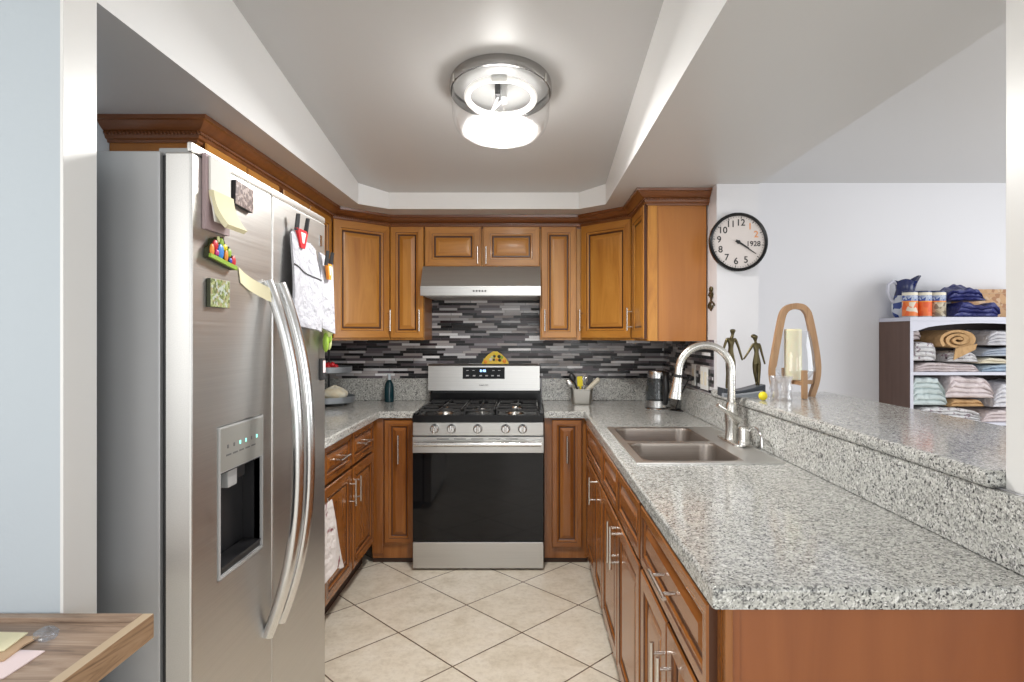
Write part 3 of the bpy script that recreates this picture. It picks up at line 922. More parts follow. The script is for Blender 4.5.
b = MB(); b.obox(Matrix.Translation((fx + 0.0055, 1.468, 1.471)), 0.010, 0.092, 0.068, 0, 0.0015)
for f in b.bm.faces:
    f.normal_update(); f.material_index = 1 if f.normal.x > 0.8 else 0
tag(b.build('picture_magnet', ['olive', patch_mat('meadow_picture', [(0.25, 0.32, 0.10), (0.42, 0.46, 0.22), (0.13, 0.16, 0.05), (0.35, 0.30, 0.15), (0.5, 0.55, 0.5)], 150)], base=True),
    'small green landscape picture magnet, lowest on the freezer door', 'magnet', 'magnets on the freezer door')

b = MB(); b.sheet(lambda u, v: Vector((fx + 0.0022 + 0.045 * max(0, u - 0.25) ** 1.6, 1.575 + 0.125 * u + 0.012 * v, 1.548 - 0.040 * v - 0.045 * u)), 10, 4, 0.001)
tag(b.build('sticky_note', 'paper_yellow', base=True), 'pale yellow sticky note curling off the freezer door', 'note')

# cloths with clips
def clip(root, y, z, col, w=1.0, h=1.0, x=0.020):
    b = MB(); b.prism([(-0.022 * w, 0.032 * h), (0.022 * w, 0.032 * h), (0.008 * w, -0.034 * h), (-0.008 * w, -0.034 * h)], (fx + x, y, z), (0, 1, 0), (0, 0, 1), (0.010, 0, 0))
    b.build('clip', col, root, world=True)
    b = MB(); b.prism([(-0.010 * w, 0.022 * h), (0.010 * w, 0.022 * h), (0.003 * w, -0.016 * h), (-0.003 * w, -0.016 * h)], (fx + x + 0.0102, y, z), (0, 1, 0), (0, 0, 1), (0.0012, 0, 0))
    b.build('clip_window', 'paper_white', root, world=True)
    for sg in (-1, 1):
        b = MB(); b.tube([(fx + x + 0.003, y + sg * 0.018 * w, z + 0.024 * h), (fx + x + 0.010, y + sg * 0.020 * w, z + 0.032 * h + 0.045)], [0.008, 0.007], 8); b.build('clip_arm', 'dark', root, world=True)

M['mitt'] = cloth_mat('white_quilted_cloth', (0.45, 0.45, 0.49))
om = thing('pot_holder', 'white cloth pot holder hanging from a red clip on the fridge door', 'pot holder', (fx, 2.02, 1.40))
def mittf(u, v):
    z = 1.725 - 0.315 * v - 0.03 * u * v
    wdt = 0.19 + 0.055 * min(1, v * 2.2)
    y = 1.868 + 0.02 * (1 - v) + wdt * u * (0.88 if v < 0.15 else 1.0)
    x = fx + 0.014 + 0.010 * math.sin(u * 6 + v * 3) * (0.3 + v) + 0.012 * v
    if v < 0.12: z -= 0.10 * abs(u - 0.35) * (0.12 - v) / 0.12
    return Vector((x, y, z))
b = MB(); b.sheet(mittf, 14, 18, 0.007); b.build('cloth', 'mitt', om, world=True)
b = MB(); b.tube([mittf(u / 10, 0.42 + 0.05 * u / 10) + Vector((0.005, 0, 0)) for u in range(11)], 0.0022, 6); b.build('seam', 'ink_grey', om, world=True)
clip(om, 1.955, 1.682, 'red', 2.1, 0.9)
om2 = thing('oven_mitt', 'white cloth hanging from an orange clip at the far fridge edge', 'oven mitt', (fx, 2.21, 1.38))
def mitt2(u, v):
    return Vector((fx + 0.014 + 0.018 * u + 0.012 * v, 2.150 + 0.085 * u - 0.01 * v, 1.665 - 0.27 * v - 0.02 * u))
b = MB(); b.sheet(mitt2, 6, 12, 0.008); b.build('cloth', 'mitt', om2, world=True)
clip(om2, 2.185, 1.600, 'orange', 1.3, 0.85, 0.032)
hd = thing('hanging_ornament', 'small green and yellow vegetable ornament at the far fridge edge', 'ornament', (fx, 2.215, 1.30))
for i, (dy, dz, mm, s_, sc) in enumerate(((0, 0.035, 'pale_green', 0.022, (0.8, .9, 1.2)), (-0.022, -0.005, 'green', 0.014, (.8, .8, 2.6)), (0.016, 0.0, 'pale_green', 0.012, (.8, .8, 2.8)), (0.003, 0.012, 'green', 0.016, (.9, 1, 1.4)))):
    b = MB(); b.sphere((fx + 0.021, 2.222 + dy, 1.348 + dz), s_, 0, 12, 8, sc); b.build('leaf' if i else 'head', mm, hd, world=True)
tm = thing('kitchen_timer', 'small black and white magnet clip under the green ornament', 'magnet', (fx, 2.205, 1.22))
b = MB(); b.box(fx + 0.0005, fx + 0.012, 2.188, 2.226, 1.205, 1.285, 0, 0.003); b.build('body', 'dark', tm, world=True)
b = MB(); b.box(fx + 0.0123, fx + 0.0135, 2.194, 2.220, 1.232, 1.276, 0, 0.0005); b.build('face', 'paper_pink', tm, world=True)

# ================================================================== RANGE
sx0, sx1 = -0.670, 0.091
rg = thing('gas_range', 'stainless gas range with black oven window and five knobs', 'range', ((sx0 + sx1) / 2, 3.85, 0))
def RB(name, mat, fn, par=rg, **k):
    b = MB(); fn(b); return b.build(name, mat, par, world=True, **k)
RB('body', 'case', lambda b: b.box(sx0 + 0.001, sx1 - 0.001, 3.535, 4.16, 0.02, 0.895, 0))
RB('storage_drawer', 'steel', lambda b: b.box(sx0, sx1, 3.50, 3.534, 0.012, 0.166, 0, 0.004))
def feet(b):
    for x in (sx0 + 0.05, sx1 - 0.05):
        b.cyl((x, 3.6, 0), (x, 3.6, 0.02), 0.02)
        b.cyl((x, 4.1, 0), (x, 4.1, 0.02), 0.02)
RB('feet', 'dark', feet)
def odoor(b):
    b.box(sx0, sx1, 3.50, 3.534, 0.172, 0.776, 1, 0.003)
    b.box(sx0 - 0.0002, sx1 + 0.0002, 3.497, 3.502, 0.685, 0.778, 0, 0.0015)
od = RB('oven_door', ['steel', 'enamel'], odoor)
RB('oven_glass', 'black_gloss', lambda b: b.box(sx0 + 0.001, sx1 - 0.001, 3.496, 3.4998, 0.172, 0.684, 0, 0.001), od)
def ohandle(b):
    b.tube([(sx0 + 0.015, 3.452, 0.742), (sx1 - 0.015, 3.452, 0.742)], 0.014, 14, 0)
    for x in (sx0 + 0.04, sx1 - 0.04): b.box(x - 0.012, x + 0.012, 3.455, 3.499, 0.732, 0.752, 0, 0.003)
RB('door_handle', 'steel_hi', ohandle, od)
def vents(b):
    for i in range(5): b.box(sx0 + 0.14 + i * 0.1, sx0 + 0.21 + i * 0.1, 3.4955, 3.4975, 0.764, 0.768)
RB('vent_slots', 'dark', vents, od)
cpn = RB('front_panel', 'steel', lambda b: b.box(sx0, sx1, 3.497, 3.534, 0.785, 0.862, 0, 0.004))
for i, px in enumerate((434, 451, 477.5, 505.5, 522.5)):
    x = (px - CX) * 3.47 / F
    kb = RB('knob', 'steel_hi', lambda b: (b.lathe([(0.027, 0), (0.027, 0.008), (0.024, 0.012), (0.022, 0.030), (0.018, 0.034)], (x, 3.4965, 0.826), 24, 0, rot=Matrix.Rotation(R(90), 3, 'X'))), rg)
    RB('grip', 'steel_hi', lambda b: b.obox(Matrix.Translation((x, 3.456, 0.826)) @ Matrix.Rotation(R((8, -6, 0, 0, 0)[i]), 4, 'Y'), 0.010, 0.014, 0.046, 0, 0.003), kb)
def ctop(b):
    b.box(sx0, sx1, 3.488, 4.10, 0.8955, 0.902, 0, 0.002)
    b.box(sx0, sx1, 3.484, 3.508, 0.864, 0.906, 0, 0.004)
    b.box(sx0, sx0 + 0.02, 3.508, 4.10, 0.900, 0.914, 0, 0.003); b.box(sx1 - 0.02, sx1, 3.508, 4.10, 0.900, 0.914, 0, 0.003)
RB('cooktop', 'enamel', ctop)
wS = sx1 - sx0
for cx_, cy_, r_ in ((sx0 + 0.17, 3.64, .045), (sx0 + 0.17, 3.92, .036), (sx0 + wS / 2, 3.78, .05), (sx1 - 0.17, 3.64, .045), (sx1 - 0.17, 3.92, .036)):
    bu = RB('burner', 'grey_plastic' if False else 'nickel', lambda b: b.lathe([(r_ + .012, 0.902), (r_ + .010, 0.908), (r_, 0.910), (r_, 0.916)], (cx_, cy_, 0), 24))
    RB('burner_cap', 'iron', lambda b: b.lathe([(r_ - .004, 0.9165), (r_ - .002, 0.922), (r_ - .008, 0.925)], (cx_, cy_, 0), 24), bu)
def grate(x0, x1, cxs):
    def fn(b):
        z0, z1 = 0.922, 0.934; t = 0.010
        ya, yb = 3.525, 4.06
        for y in (ya, (ya + yb) / 2 - t / 2, yb - t): b.box(x0, x1, y, y + t, z0, z1, 0, 0.002, 1)
        for x in (x0, x1 - t): b.box(x, x + t, ya, yb, z0, z1, 0, 0.002, 1)
        for cy_ in (3.655, 3.925):
            for sg in (-1, 1):
                b.box((x0 + x1) / 2 - t / 2, (x0 + x1) / 2 + t / 2, min(cy_ + sg * 0.03, cy_ + sg * 0.13), max(cy_ + sg * 0.03, cy_ + sg * 0.13), z0 + 0.001, z1 + 0.004, 0, 0.002, 1)
            b.box(x0, (x0 + x1) / 2 - 0.03, cy_ - t / 2, cy_ + t / 2, z0 + 0.001, z1 + 0.004, 0, 0.002, 1)
            b.box((x0 + x1) / 2 + 0.03, x1, cy_ - t / 2, cy_ + t / 2, z0 + 0.001, z1 + 0.004, 0, 0.002, 1)
        for x in (x0 + 0.004, x1 - 0.014):
            for y in (ya, yb - t): b.box(x, x + t, y, y + t, 0.9015, z0 + 0.002, 0)
    return fn
for x0, x1 in ((sx0 + 0.028, sx0 + 0.282), (sx0 + 0.288, sx1 - 0.288), (sx1 - 0.282, sx1 - 0.028)):
    RB('grate', 'iron', grate(x0, x1, None))
def gprof(b):
    b.box(sx0 + 0.004, sx1 - 0.004, 4.10, 4.165, 0.896, 1.0, 0)
RB('guard_base', 'enamel', gprof)
RB('vent_gap', 'dark', lambda b: b.box(sx0 + 0.02, sx1 - 0.02, 4.095, 4.0995, 0.975, 0.992))
bg = RB('backguard', 'steel', lambda b: b.prism([(4.165, 0.995), (4.068, 0.995), (4.082, 1.160), (4.095, 1.172), (4.165, 1.172)], (sx0 - 0.006, 0, 0), (0, 1, 0), (0, 0, 1), (wS - 0.006, 0, 0)))
tilt = Matrix.Rotation(math.atan2(0.165, 0.014), 4, 'X')
def onguard(x, z, off): return Matrix.Translation((x, 4.068 + (z - 0.995) * 0.014 / 0.165 - off, z)) @ tilt
RB('display_panel', 'black_gloss', lambda b: b.obox(onguard(-0.300, 1.112, 0.001), 0.285, 0.078, 0.004, 0, 0.001), bg)
RB('clock_digits', 'display', lambda b: b.text('8:48', 0.024, onguard(-0.305, 1.127, 0.0035)), bg)
def keys(b):
    for x in (-0.41, -0.37, -0.235, -0.195): b.obox(onguard(x, 1.130, 0.0033), 0.016, 0.004, 0.0006)
    for x in (-0.41, -0.365, -0.32, -0.28, -0.24, -0.20): b.obox(onguard(x, 1.095, 0.0033), 0.018, 0.008, 0.0006)
RB('touch_keys', 'mark_light', keys, bg)
RB('lettering', 'mark', lambda b: b.text('SAMSUNG', 0.0135, onguard(-0.300, 1.030, 0.001)), bg)

# ================================================================== HOOD
hx0, hx1 = -0.664, 0.078
rh = thing('range_hood', 'slim stainless under-cabinet range hood above the gas range', 'range hood', ((hx0 + hx1) / 2, 3.95, 1.61))
RB('shell', 'steel', lambda b: b.prism([(4.186, 1.615), (3.725, 1.615), (3.722, 1.672), (3.800, 1.8025), (4.186, 1.8025)], (hx0, 0, 0), (0, 1, 0), (0, 0, 1), (hx1 - hx0, 0, 0)), rh)
RB('lip', 'steel', lambda b: b.box(hx0 - 0.002, hx1 + 0.002, 3.716, 3.7225, 1.613, 1.673, 0, 0.002), rh)
def hbut(b):
    for i in range(5): b.lathe([(0.006, 0), (0.006, 0.003), (0.004, 0.005)], (-0.335 + i * 0.018 - 0.03 + 0.03, 3.7158, 1.642), 12, 0, rot=Matrix.Rotation(R(90), 3, 'X'))
RB('buttons', 'mark', hbut, rh)
RB('filter', 'grey_plastic', lambda b: b.box(hx0 + 0.02, hx1 - 0.02, 3.76, 4.16, 1.609, 1.6148), rh)

# ================================================================== SINK AND TAPS
sk = thing('kitchen_sink', 'double-bowl stainless drop-in sink in the right worktop', 'sink', (0.643, 2.53, ZC1))
b = MB()
sx = [0.383, 0.412, 0.772, 0.903]; sy = [2.117, 2.150, 2.505, 2.545, 2.905, 2.942]
b.cells(sx, sy, lambda i, j: not (i == 1 and j in (1, 3)), ZC1 + 0.0005, ZC1 + 0.006, ((1, 0, 0), (0, 1, 0), (0, 0, 1)))
b.build('rim', pm('rim_steel', (0.66, 0.655, 0.64), 0.38, 1.0), sk, world=True)
for y0, y1 in ((2.150, 2.505), (2.545, 2.905)):
    cx_, cy_, w_, d_ = 0.592, (y0 + y1) / 2, 0.360, y1 - y0
    b = MB()
    lps = [rrect(cx_, cy_, w_, d_, 0.002, ZC1 + 0.0058), rrect(cx_, cy_, w_ - 0.004, d_ - 0.004, 0.06, ZC1 + 0.005), rrect(cx_, cy_, w_ - 0.012, d_ - 0.012, 0.058, ZC1 - 0.006),
           rrect(cx_, cy_, w_ - 0.03, d_ - 0.03, 0.06, 0.765), rrect(cx_, cy_, w_ - 0.05, d_ - 0.05, 0.055, 0.748), rrect(cx_, cy_, w_ - 0.09, d_ - 0.09, 0.04, 0.741)]
    b.loft(lps, 0, False, True)
    bo = b.build('bowl', steel_mat('bowl_steel', (0.40, 0.355, 0.32), 0.36, 'x') if y0 < 2.3 else bpy.data.materials['bowl_steel'], sk, world=True)
    b = MB(); b.lathe([(0.042, 0.7415), (0.042, 0.744), (0.034, 0.7445), (0.032, 0.742)], (cx_, cy_, 0), 24); b.build('drain', 'chrome', bo, world=True)

fc = thing('faucet', 'tall brushed gooseneck kitchen faucet with pull-down spray behind the sink', 'faucet', (0.862, 2.55, ZC1 + 0.006))
zb = ZC1 + 0.006
b = MB(); b.loft([rrect(0.862, 2.545, 0.062, 0.25, 0.03, zb + 0.0003), rrect(0.862, 2.545, 0.060, 0.248, 0.03, zb + 0.006), rrect(0.862, 2.545, 0.05, 0.24, 0.025, zb + 0.009)]); b.build('deck_plate', 'nickel', fc, world=True)
b = MB(); b.lathe([(0.030, zb + 0.009), (0.027, zb + 0.02), (0.0255, zb + 0.07), (0.029, zb + 0.085), (0.029, zb + 0.115), (0.024, zb + 0.150), (0.019, zb + 0.165)], (0.862, 2.55, 0), 24); b.build('body', 'nickel', fc, world=True)
pts = [(0.862, 2.55, zb + 0.16), (0.862, 2.55, zb + 0.22), (0.862, 2.55, zb + 0.27)]
rad = 0.112; cz_ = 1.215; n_ = 18
for i in range(n_ + 1):
    a = PI * (i / n_) * 0.95
    pts.append((0.862 - rad + rad * math.cos(a), 2.55, cz_ + rad * math.sin(a)))
lx, _, lz = pts[-1]
pts += [(lx - 0.003, 2.55, lz - 0.03)]
b = MB(); b.tube(pts, 0.0165, 16); b.build('neck', 'nickel', fc, world=True)
e0 = Vector(pts[-1])
b = MB(); b.tube([e0, e0 + Vector((-0.002, 0, -0.012))], 0.0185, 16); b.build('collar', 'dark', fc, world=True)
b = MB(); b.tube([e0 + Vector((-0.002, 0, -0.0125)), e0 + Vector((-0.008, 0, -0.06)), e0 + Vector((-0.014, 0, -0.102))], [0.0185, 0.023, 0.0285], 18); b.build('spray_head', 'nickel', fc, world=True)
b = MB(); b.tube([(0.876, 2.535, zb + 0.085), at(738, 420, 2.505), at(727, 411.5, 2.48), at(717.5, 405, 2.465)], [0.018, 0.015, 0.0095, 0.0085], 12); b.build('lever', 'nickel', fc, world=True)

sd = thing('water_filter_tap', 'small chrome tap with thin curved spout right of the faucet', 'tap', (0.868, 2.40, ZC1 + 0.006))
b = MB(); b.lathe([(0.026, zb + 0.0095), (0.024, zb + 0.02), (0.020, zb + 0.028), (0.021, zb + 0.07), (0.016, zb + 0.08)], (0.868, 2.425, 0), 20)
b.build('body', 'nickel', sd, world=True)
b = MB(); b.tube([(0.868 + 0.003, 2.425, zb + 0.06)] + [(0.888 + 0.0 + 0.000, 2.425 - 0.012 - 0.065 + 0.065 * math.cos(a), zb + 0.045 + 0.042 * math.sin(a)) for a in [PI * k / 10 for k in range(2, 10)]] + [(0.888, 2.284, zb + 0.02)], 0.0055, 10)
b.build('spout', 'chrome', sd, world=True)

# ================================================================== WORKTOP OBJECTS
kt = thing('electric_kettle', 'glass and steel electric kettle with black handle in the right corner', 'kettle', (0.79, 3.66, ZC1))
kx, ky = 0.79, 3.66
b = MB(); b.lathe([(0.080, ZC1 + 0.0003), (0.082, ZC1 + 0.010), (0.078, ZC1 + 0.016)], (kx, ky, 0), 32); kb = b.build('base', 'steel_hi', kt, world=True)
b = MB(); b.lathe([(0.074, ZC1 + 0.0165), (0.074, ZC1 + 0.020)], (kx, ky, 0), 32); b.build('base_ring', 'dark', kt, world=True)
b = MB(); b.lathe([(0.076, ZC1 + 0.0205), (0.076, ZC1 + 0.060)], (kx, ky, 0), 32); b.build('heater_band', 'steel_hi', kt, world=True)
b = MB(); b.lathe([(0.074, ZC1 + 0.0605), (0.073, ZC1 + 0.12), (0.062, ZC1 + 0.195), (0.060, ZC1 + 0.195), (0.071, ZC1 + 0.12), (0.072, ZC1 + 0.0605)], (kx, ky, 0), 32, 0, cap0=False, cap1=False); b.build('glass_jug', 'jug', kt, world=True)
b = MB(); b.lathe([(0.063, ZC1 + 0.1955), (0.062, ZC1 + 0.228), (0.056, ZC1 + 0.238), (0.015, ZC1 + 0.241)], (kx, ky, 0), 32); b.build('lid', 'steel_hi', kt, world=True)
hpts = [(kx + 0.058, ky - 0.035, ZC1 + 0.225), (kx + 0.085, ky - 0.055, ZC1 + 0.215), (kx + 0.098, ky - 0.065, ZC1 + 0.17), (kx + 0.098, ky - 0.065, ZC1 + 0.09), (kx + 0.080, ky - 0.055, ZC1 + 0.045)]
hpts = [(kx + 0.022, ky - 0.055, ZC1 + 0.225), (kx + 0.030, ky - 0.085, ZC1 + 0.222), (kx + 0.024, ky - 0.108, ZC1 + 0.18), (kx + 0.024, ky - 0.108, ZC1 + 0.09), (kx + 0.026, ky - 0.078, ZC1 + 0.045)]
b = MB(); b.tube(hpts, [0.018, 0.02, 0.02, 0.018, 0.014], 12); b.build('handle', 'dark', kt, world=True)
b = MB(); b.tube([(kx + 0.075, ky, ZC1 + 0.006), (kx + 0.10, ky - 0.06, ZC1 + 0.004), (kx + 0.125, ky - 0.10, ZC1 + 0.004), (kx + 0.118, ky - 0.02, ZC1 + 0.004), (kx + 0.085, ky - 0.09, ZC1 + 0.02), (kx + 0.10, ky - 0.14, ZC1 + 0.10), (0.915, 3.44, 1.11), (0.922, 3.41, 1.125)], 0.0042, 8)
b.build('cord', 'dark', kt, world=True)
b = MB(); b.box(0.905, 0.9348, 3.385, 3.425, 1.112, 1.138, 0, 0.006); b.build('plug', 'dark', kt, world=True)

def outlet(label, y0, y1, z0, z1, n):
    o = thing('wall_outlet', label, 'outlet', (XR - 0.008, (y0 + y1) / 2, z0), 0, 'white outlet plates on the right mosaic wall')
    b = MB(); b.box(XR - 0.0145, XR - 0.0085, y0, y1, z0, z1, 0, 0.0015); b.build('plate', 'white_plastic', o, world=True)
    for i in range(n):
        yc = y0 + (y1 - y0) * (i + 0.5) / n
        b = MB(); b.box(XR - 0.0165, XR - 0.0146, yc - 0.016, yc + 0.016, z0 + 0.025, z1 - 0.025, 0, 0.001); b.build('socket', 'cream', o, world=True)
outlet('narrow white outlet plate with the black kettle plug in it', 3.375, 3.445, 1.085, 1.205, 1)
outlet('wide white switch plate on the mosaic nearest the bar wall end', 3.14, 3.27, 1.08, 1.20, 2)

up = thing('utensil_pot', 'small square steel pot of utensils right of the range', 'pot', (0.352, 3.98, ZC1))
b = MB(); c_ = (0.352, 3.98)
b.loft([rrect(*c_, 0.120, 0.10, 0.022, ZC1 + 0.0003), rrect(*c_, 0.128, 0.108, 0.022, ZC1 + 0.01), rrect(*c_, 0.142, 0.118, 0.022, ZC1 + 0.095), rrect(*c_, 0.148, 0.124, 0.024, ZC1 + 0.098),
        rrect(*c_, 0.148, 0.124, 0.024, ZC1 + 0.101), rrect(*c_, 0.138, 0.114, 0.02, ZC1 + 0.099), rrect(*c_, 0.124, 0.104, 0.02, ZC1 + 0.012), rrect(*c_, 0.118, 0.098, 0.02, ZC1 + 0.006)], 0)
b.build('pot', pm('pot_steel', (0.50, 0.48, 0.44), 0.34, 1.0), up, world=True)
UGp = 'utensils in the steel pot'
def utensil(name, label, cat, base, tip, kind, mat, mat2=None):
    o = thing(name, label, cat, base, 0, UGp)
    base = Vector(base); tip = Vector(tip); d = (tip - base).normalized()
    b = MB(); b.tube([base, base + (tip - base) * 0.6, tip], [0.005, 0.006, 0.0065] if kind != 'fat' else [0.012, 0.015, 0.016], 10); b.build('handle', mat2 or mat, o, world=True)
    side = d.cross(Vector((0, 1, 0))).normalized()
    fy = side.cross(d) * -1
    rot = Matrix((side * -1, d.cross(side * -1), d)).transposed().to_4x4()
    if kind == 'spoon':
        b = MB(); mtx = Matrix.Translation(tip + d * 0.022) @ rot
        t = MB(); t.sphere((0, 0, 0), 0.026, 0, 14, 8, (0.85, 0.40, 1.2)); t.bm.transform(mtx); b.merge(t); b.build('bowl', mat, o, world=True)
    elif kind == 'flat':
        b = MB(); b.obox(Matrix.Translation(tip + d * 0.026) @ rot, 0.036, 0.006, 0.066, 0, 0.002); b.build('blade', mat, o, world=True)
    elif kind == 'whisk':
        for k in range(4):
            a = PI * k / 4; e = side * math.cos(a) + d.cross(side) * math.sin(a)
            b = MB(); b.tube([tip + d * (0.045 * (1 - math.cos(t)) * 0.75) + e * (0.018 * math.sin(t)) for t in [PI * i / 8 for i in range(9)]] + [tip + d * 0.0675 + e * -0.002], 0.0014, 6)
            b.build('wire', mat, o, world=True)
    else:
        b = MB(); b.sphere(tip, 0.0165, 0, 12, 8); b.build('end_knob', mat, o, world=True)
zp = ZC1 + 0.012
utensil('serving_spoon', 'shiny steel serving spoon leaning left out of the pot', 'spoon', (0.365, 3.945, zp), (0.288, 3.938, ZC1 + 0.118), 'spoon', 'steel_hi')
utensil('ladle', 'black ladle at the back left of the utensil pot', 'ladle', (0.365, 4.0, zp), (0.305, 4.02, ZC1 + 0.15), 'spoon', 'dark')
utensil('spatula', 'yellow spatula standing upright in the utensil pot', 'spatula', (0.352, 3.955, zp), (0.343, 3.95, ZC1 + 0.125), 'flat', 'yellow', 'yellow')
utensil('whisk', 'wire whisk standing in the middle of the utensil pot', 'whisk', (0.352, 4.005, zp), (0.374, 4.01, ZC1 + 0.12), 'whisk', 'steel_hi')
utensil('turner', 'black turner behind the whisk in the utensil pot', 'turner', (0.37, 4.01, zp), (0.405, 4.02, ZC1 + 0.125), 'flat', 'dark')
utensil('rolling_spatula', 'thick cream-handled utensil leaning far right in the pot', 'spatula', (0.320, 3.985, zp + 0.010), (0.460, 3.975, ZC1 + 0.158), 'fat', 'cream')

bt = thing('soap_bottle', 'dark teal glass bottle with clear neck on the left worktop', 'bottle', (-0.945, 4.10, ZC1))
b = MB(); b.lathe([(0.030, 0.0003), (0.033, 0.006), (0.033, 0.095), (0.026, 0.125), (0.013, 0.148), (0.012, 0.150)], (-0.945, 4.10, ZC1), 24); b.build('bottle', 'teal', bt, world=True)
b = MB(); b.lathe([(0.012, 0.1505), (0.011, 0.172), (0.013, 0.176), (0.013, 0.184), (0.010, 0.188)], (-0.945, 4.10, ZC1), 20); b.build('neck', pm('clear_neck', (0.55, 0.62, 0.68), 0.15), bt, world=True)

ts = thing('tiered_tray', 'two-tier galvanised tray stand on the left worktop beside the fridge', 'tray stand', (-1.30, 3.93, ZC1))
tc = (-1.30, 3.93, ZC1)
def tray(z, r, name):
    b = MB(); b.lathe([(r - 0.012, z), (r, z + 0.006), (r + 0.002, z + 0.042), (r - 0.002, z + 0.042), (r - 0.006, z + 0.010), (0.01, z + 0.008)], tc, 40)
    return b.build(name, 'galv', ts, world=True)
tray(0.016, 0.165, 'tray'); tray(0.208, 0.145, 'tray')
b = MB(); b.cyl((tc[0], tc[1], ZC1 + 0.0245), (tc[0], tc[1], ZC1 + 0.36), 0.006); b.sphere((tc[0], tc[1], ZC1 + 0.36), 0.012); b.build('post', 'dark', ts, world=True)
for k in range(3):
    a = 2 * PI * k / 3 - PI / 2
    b = MB(); b.cyl((tc[0] + 0.11 * math.cos(a), tc[1] + 0.11 * math.sin(a), ZC1 + 0.0003), (tc[0] + 0.11 * math.cos(a), tc[1] + 0.11 * math.sin(a), ZC1 + 0.018), 0.010); b.build('foot', 'dark', ts, world=True)
# cauliflower-like garlic heads on lower tray
b = MB()
gx, gy, gz = -1.245, 3.875, ZC1 + 0.0257
loops = []
for i in range(13):
    t = i / 12; rr = 0.078 * math.sin(PI * min(1, t * 0.93 + 0.10)) ** 0.7
    lp = []
    for k in range(28):
        a = 2 * PI * k / 28
        r2 = rr * (1 + 0.10 * abs(math.sin(3.5 * a + t))) * (1 + 0.05 * noise.noise(Vector((a * 2, t * 5, 1))))
        lp.append(Vector((gx + r2 * math.cos(a), gy + r2 * 0.75 * math.sin(a), gz + 0.105 * t ** 0.9 + 0.004 * math.sin(5 * a) * t)))
    loops.append(lp)
b.loft(loops)
tag(b.build('cauliflower', patch_mat('ivory_head', [(0.74, 0.68, 0.52), (0.78, 0.73, 0.60), (0.70, 0.62, 0.45), (0.76, 0.72, 0.6)], 30, 0.6), base=True), 'rounded ivory vegetable head on the lower tier tray', 'vegetable')
rb = thing('berry_bowl', 'small white bowl with red contents on the upper tier tray', 'bowl', (-1.275, 3.86, ZC1 + 0.2165))
b = MB(); b.lathe([(0.035, 0.0004), (0.045, 0.006), (0.066, 0.030), (0.063, 0.030), (0.043, 0.010), (0.001, 0.009)], (-1.275, 3.86, ZC1 + 0.2170), 28); b.build('bowl', 'cream', rb, world=True)
for k in range(9):
    a = k * 2.4; rr = 0.012 * math.sqrt(k) * 1.2
    b = MB(); b.sphere((-1.275 + rr * math.cos(a), 3.86 + rr * math.sin(a), ZC1 + 0.2170 + 0.034 + 0.014 * (k % 2)), 0.017, 0, 10, 7); b.build('fruit', 'red', rb, world=True)

# taco-shaped napkin holder on top of the range
tn = thing('napkin_holder', 'yellow taco-shaped ornament on top of the range backguard', 'ornament', (-0.225, 4.13, 1.1725))
poly = [(-0.092, 0), (0.092, 0), (0.09, 0.015), (0.07, 0.042), (0.045, 0.066), (0.015, 0.085), (-0.012, 0.085), (-0.05, 0.062), (-0.078, 0.03)]
def taco(b):
    n_ = len(poly)
    outer = lambda y, s: [Vector((-0.225 + p[0] * s, y, 1.1728 + p[1] * s)) for p in poly]
    b.loft([outer(4.112, 0.93), outer(4.115, 1.0), outer(4.122, 1.0), outer(4.125, 0.94)])
RB('front_shell', 'yellow_dull', taco, tn)
def taco2(b):
    outer = lambda y, s: [Vector((-0.225 + p[0] * s, y, 1.1728 + p[1] * s)) for p in poly]
    b.loft([outer(4.134, 0.9), outer(4.137, 0.97), outer(4.142, 0.97), outer(4.145, 0.92)])
RB('back_shell', 'yellow_dull', taco2, tn)
RB('filling', 'olive', lambda b: b.box(-0.30, -0.15, 4.1252, 4.1338, 1.1727, 1.205), tn)
for i, (dx, dz, mm, s_) in enumerate(((-0.005, 0.052, 'olive', .010), (0.028, 0.05, 'olive', .012), (0.045, 0.045, 'green', .010), (-0.03, 0.03, 'cream', .011), (-0.008, 0.028, 'dark', .009), (0.032, 0.026, 'dark', .011), (-0.02, 0.045, 'pale_green', .010), (-0.065, 0.014, 'orange', .012), (0.064, 0.018, 'orange', .013), (0.012, 0.03, 'orange', .008), (0.008, 0.07, 'yellow', .010))):
    RB('topping', mm, lambda b: b.sphere((-0.225 + dx, 4.111, 1.1728 + dz), s_, 0, 10, 6, (1, 0.4, 1)), tn)

# dish towel on the left base cabinet door
M['dish'] = cloth_mat('printed_dish_towel', (0.74, 0.70, 0.69), (0.25, 0.06, 0.08), 16, 0.62)
def dtowel(u, v):
    yr = 2.675 + 0.10 * v; yl = 2.54 - 0.05 * v
    return Vector((-0.872 + 0.012 * math.sin(9 * u + 3 * v) * v + 0.03 * v * u, yl + (yr - yl) * u, 0.640 - 0.32 * v - 0.02 * math.sin(u * 8) * v))
b = MB(); b.sheet(dtowel, 12, 20, 0.003)
tag(b.build('dish_towel', 'dish', base=True), 'white printed dish towel hanging from a door handle beside the fridge', 'towel')

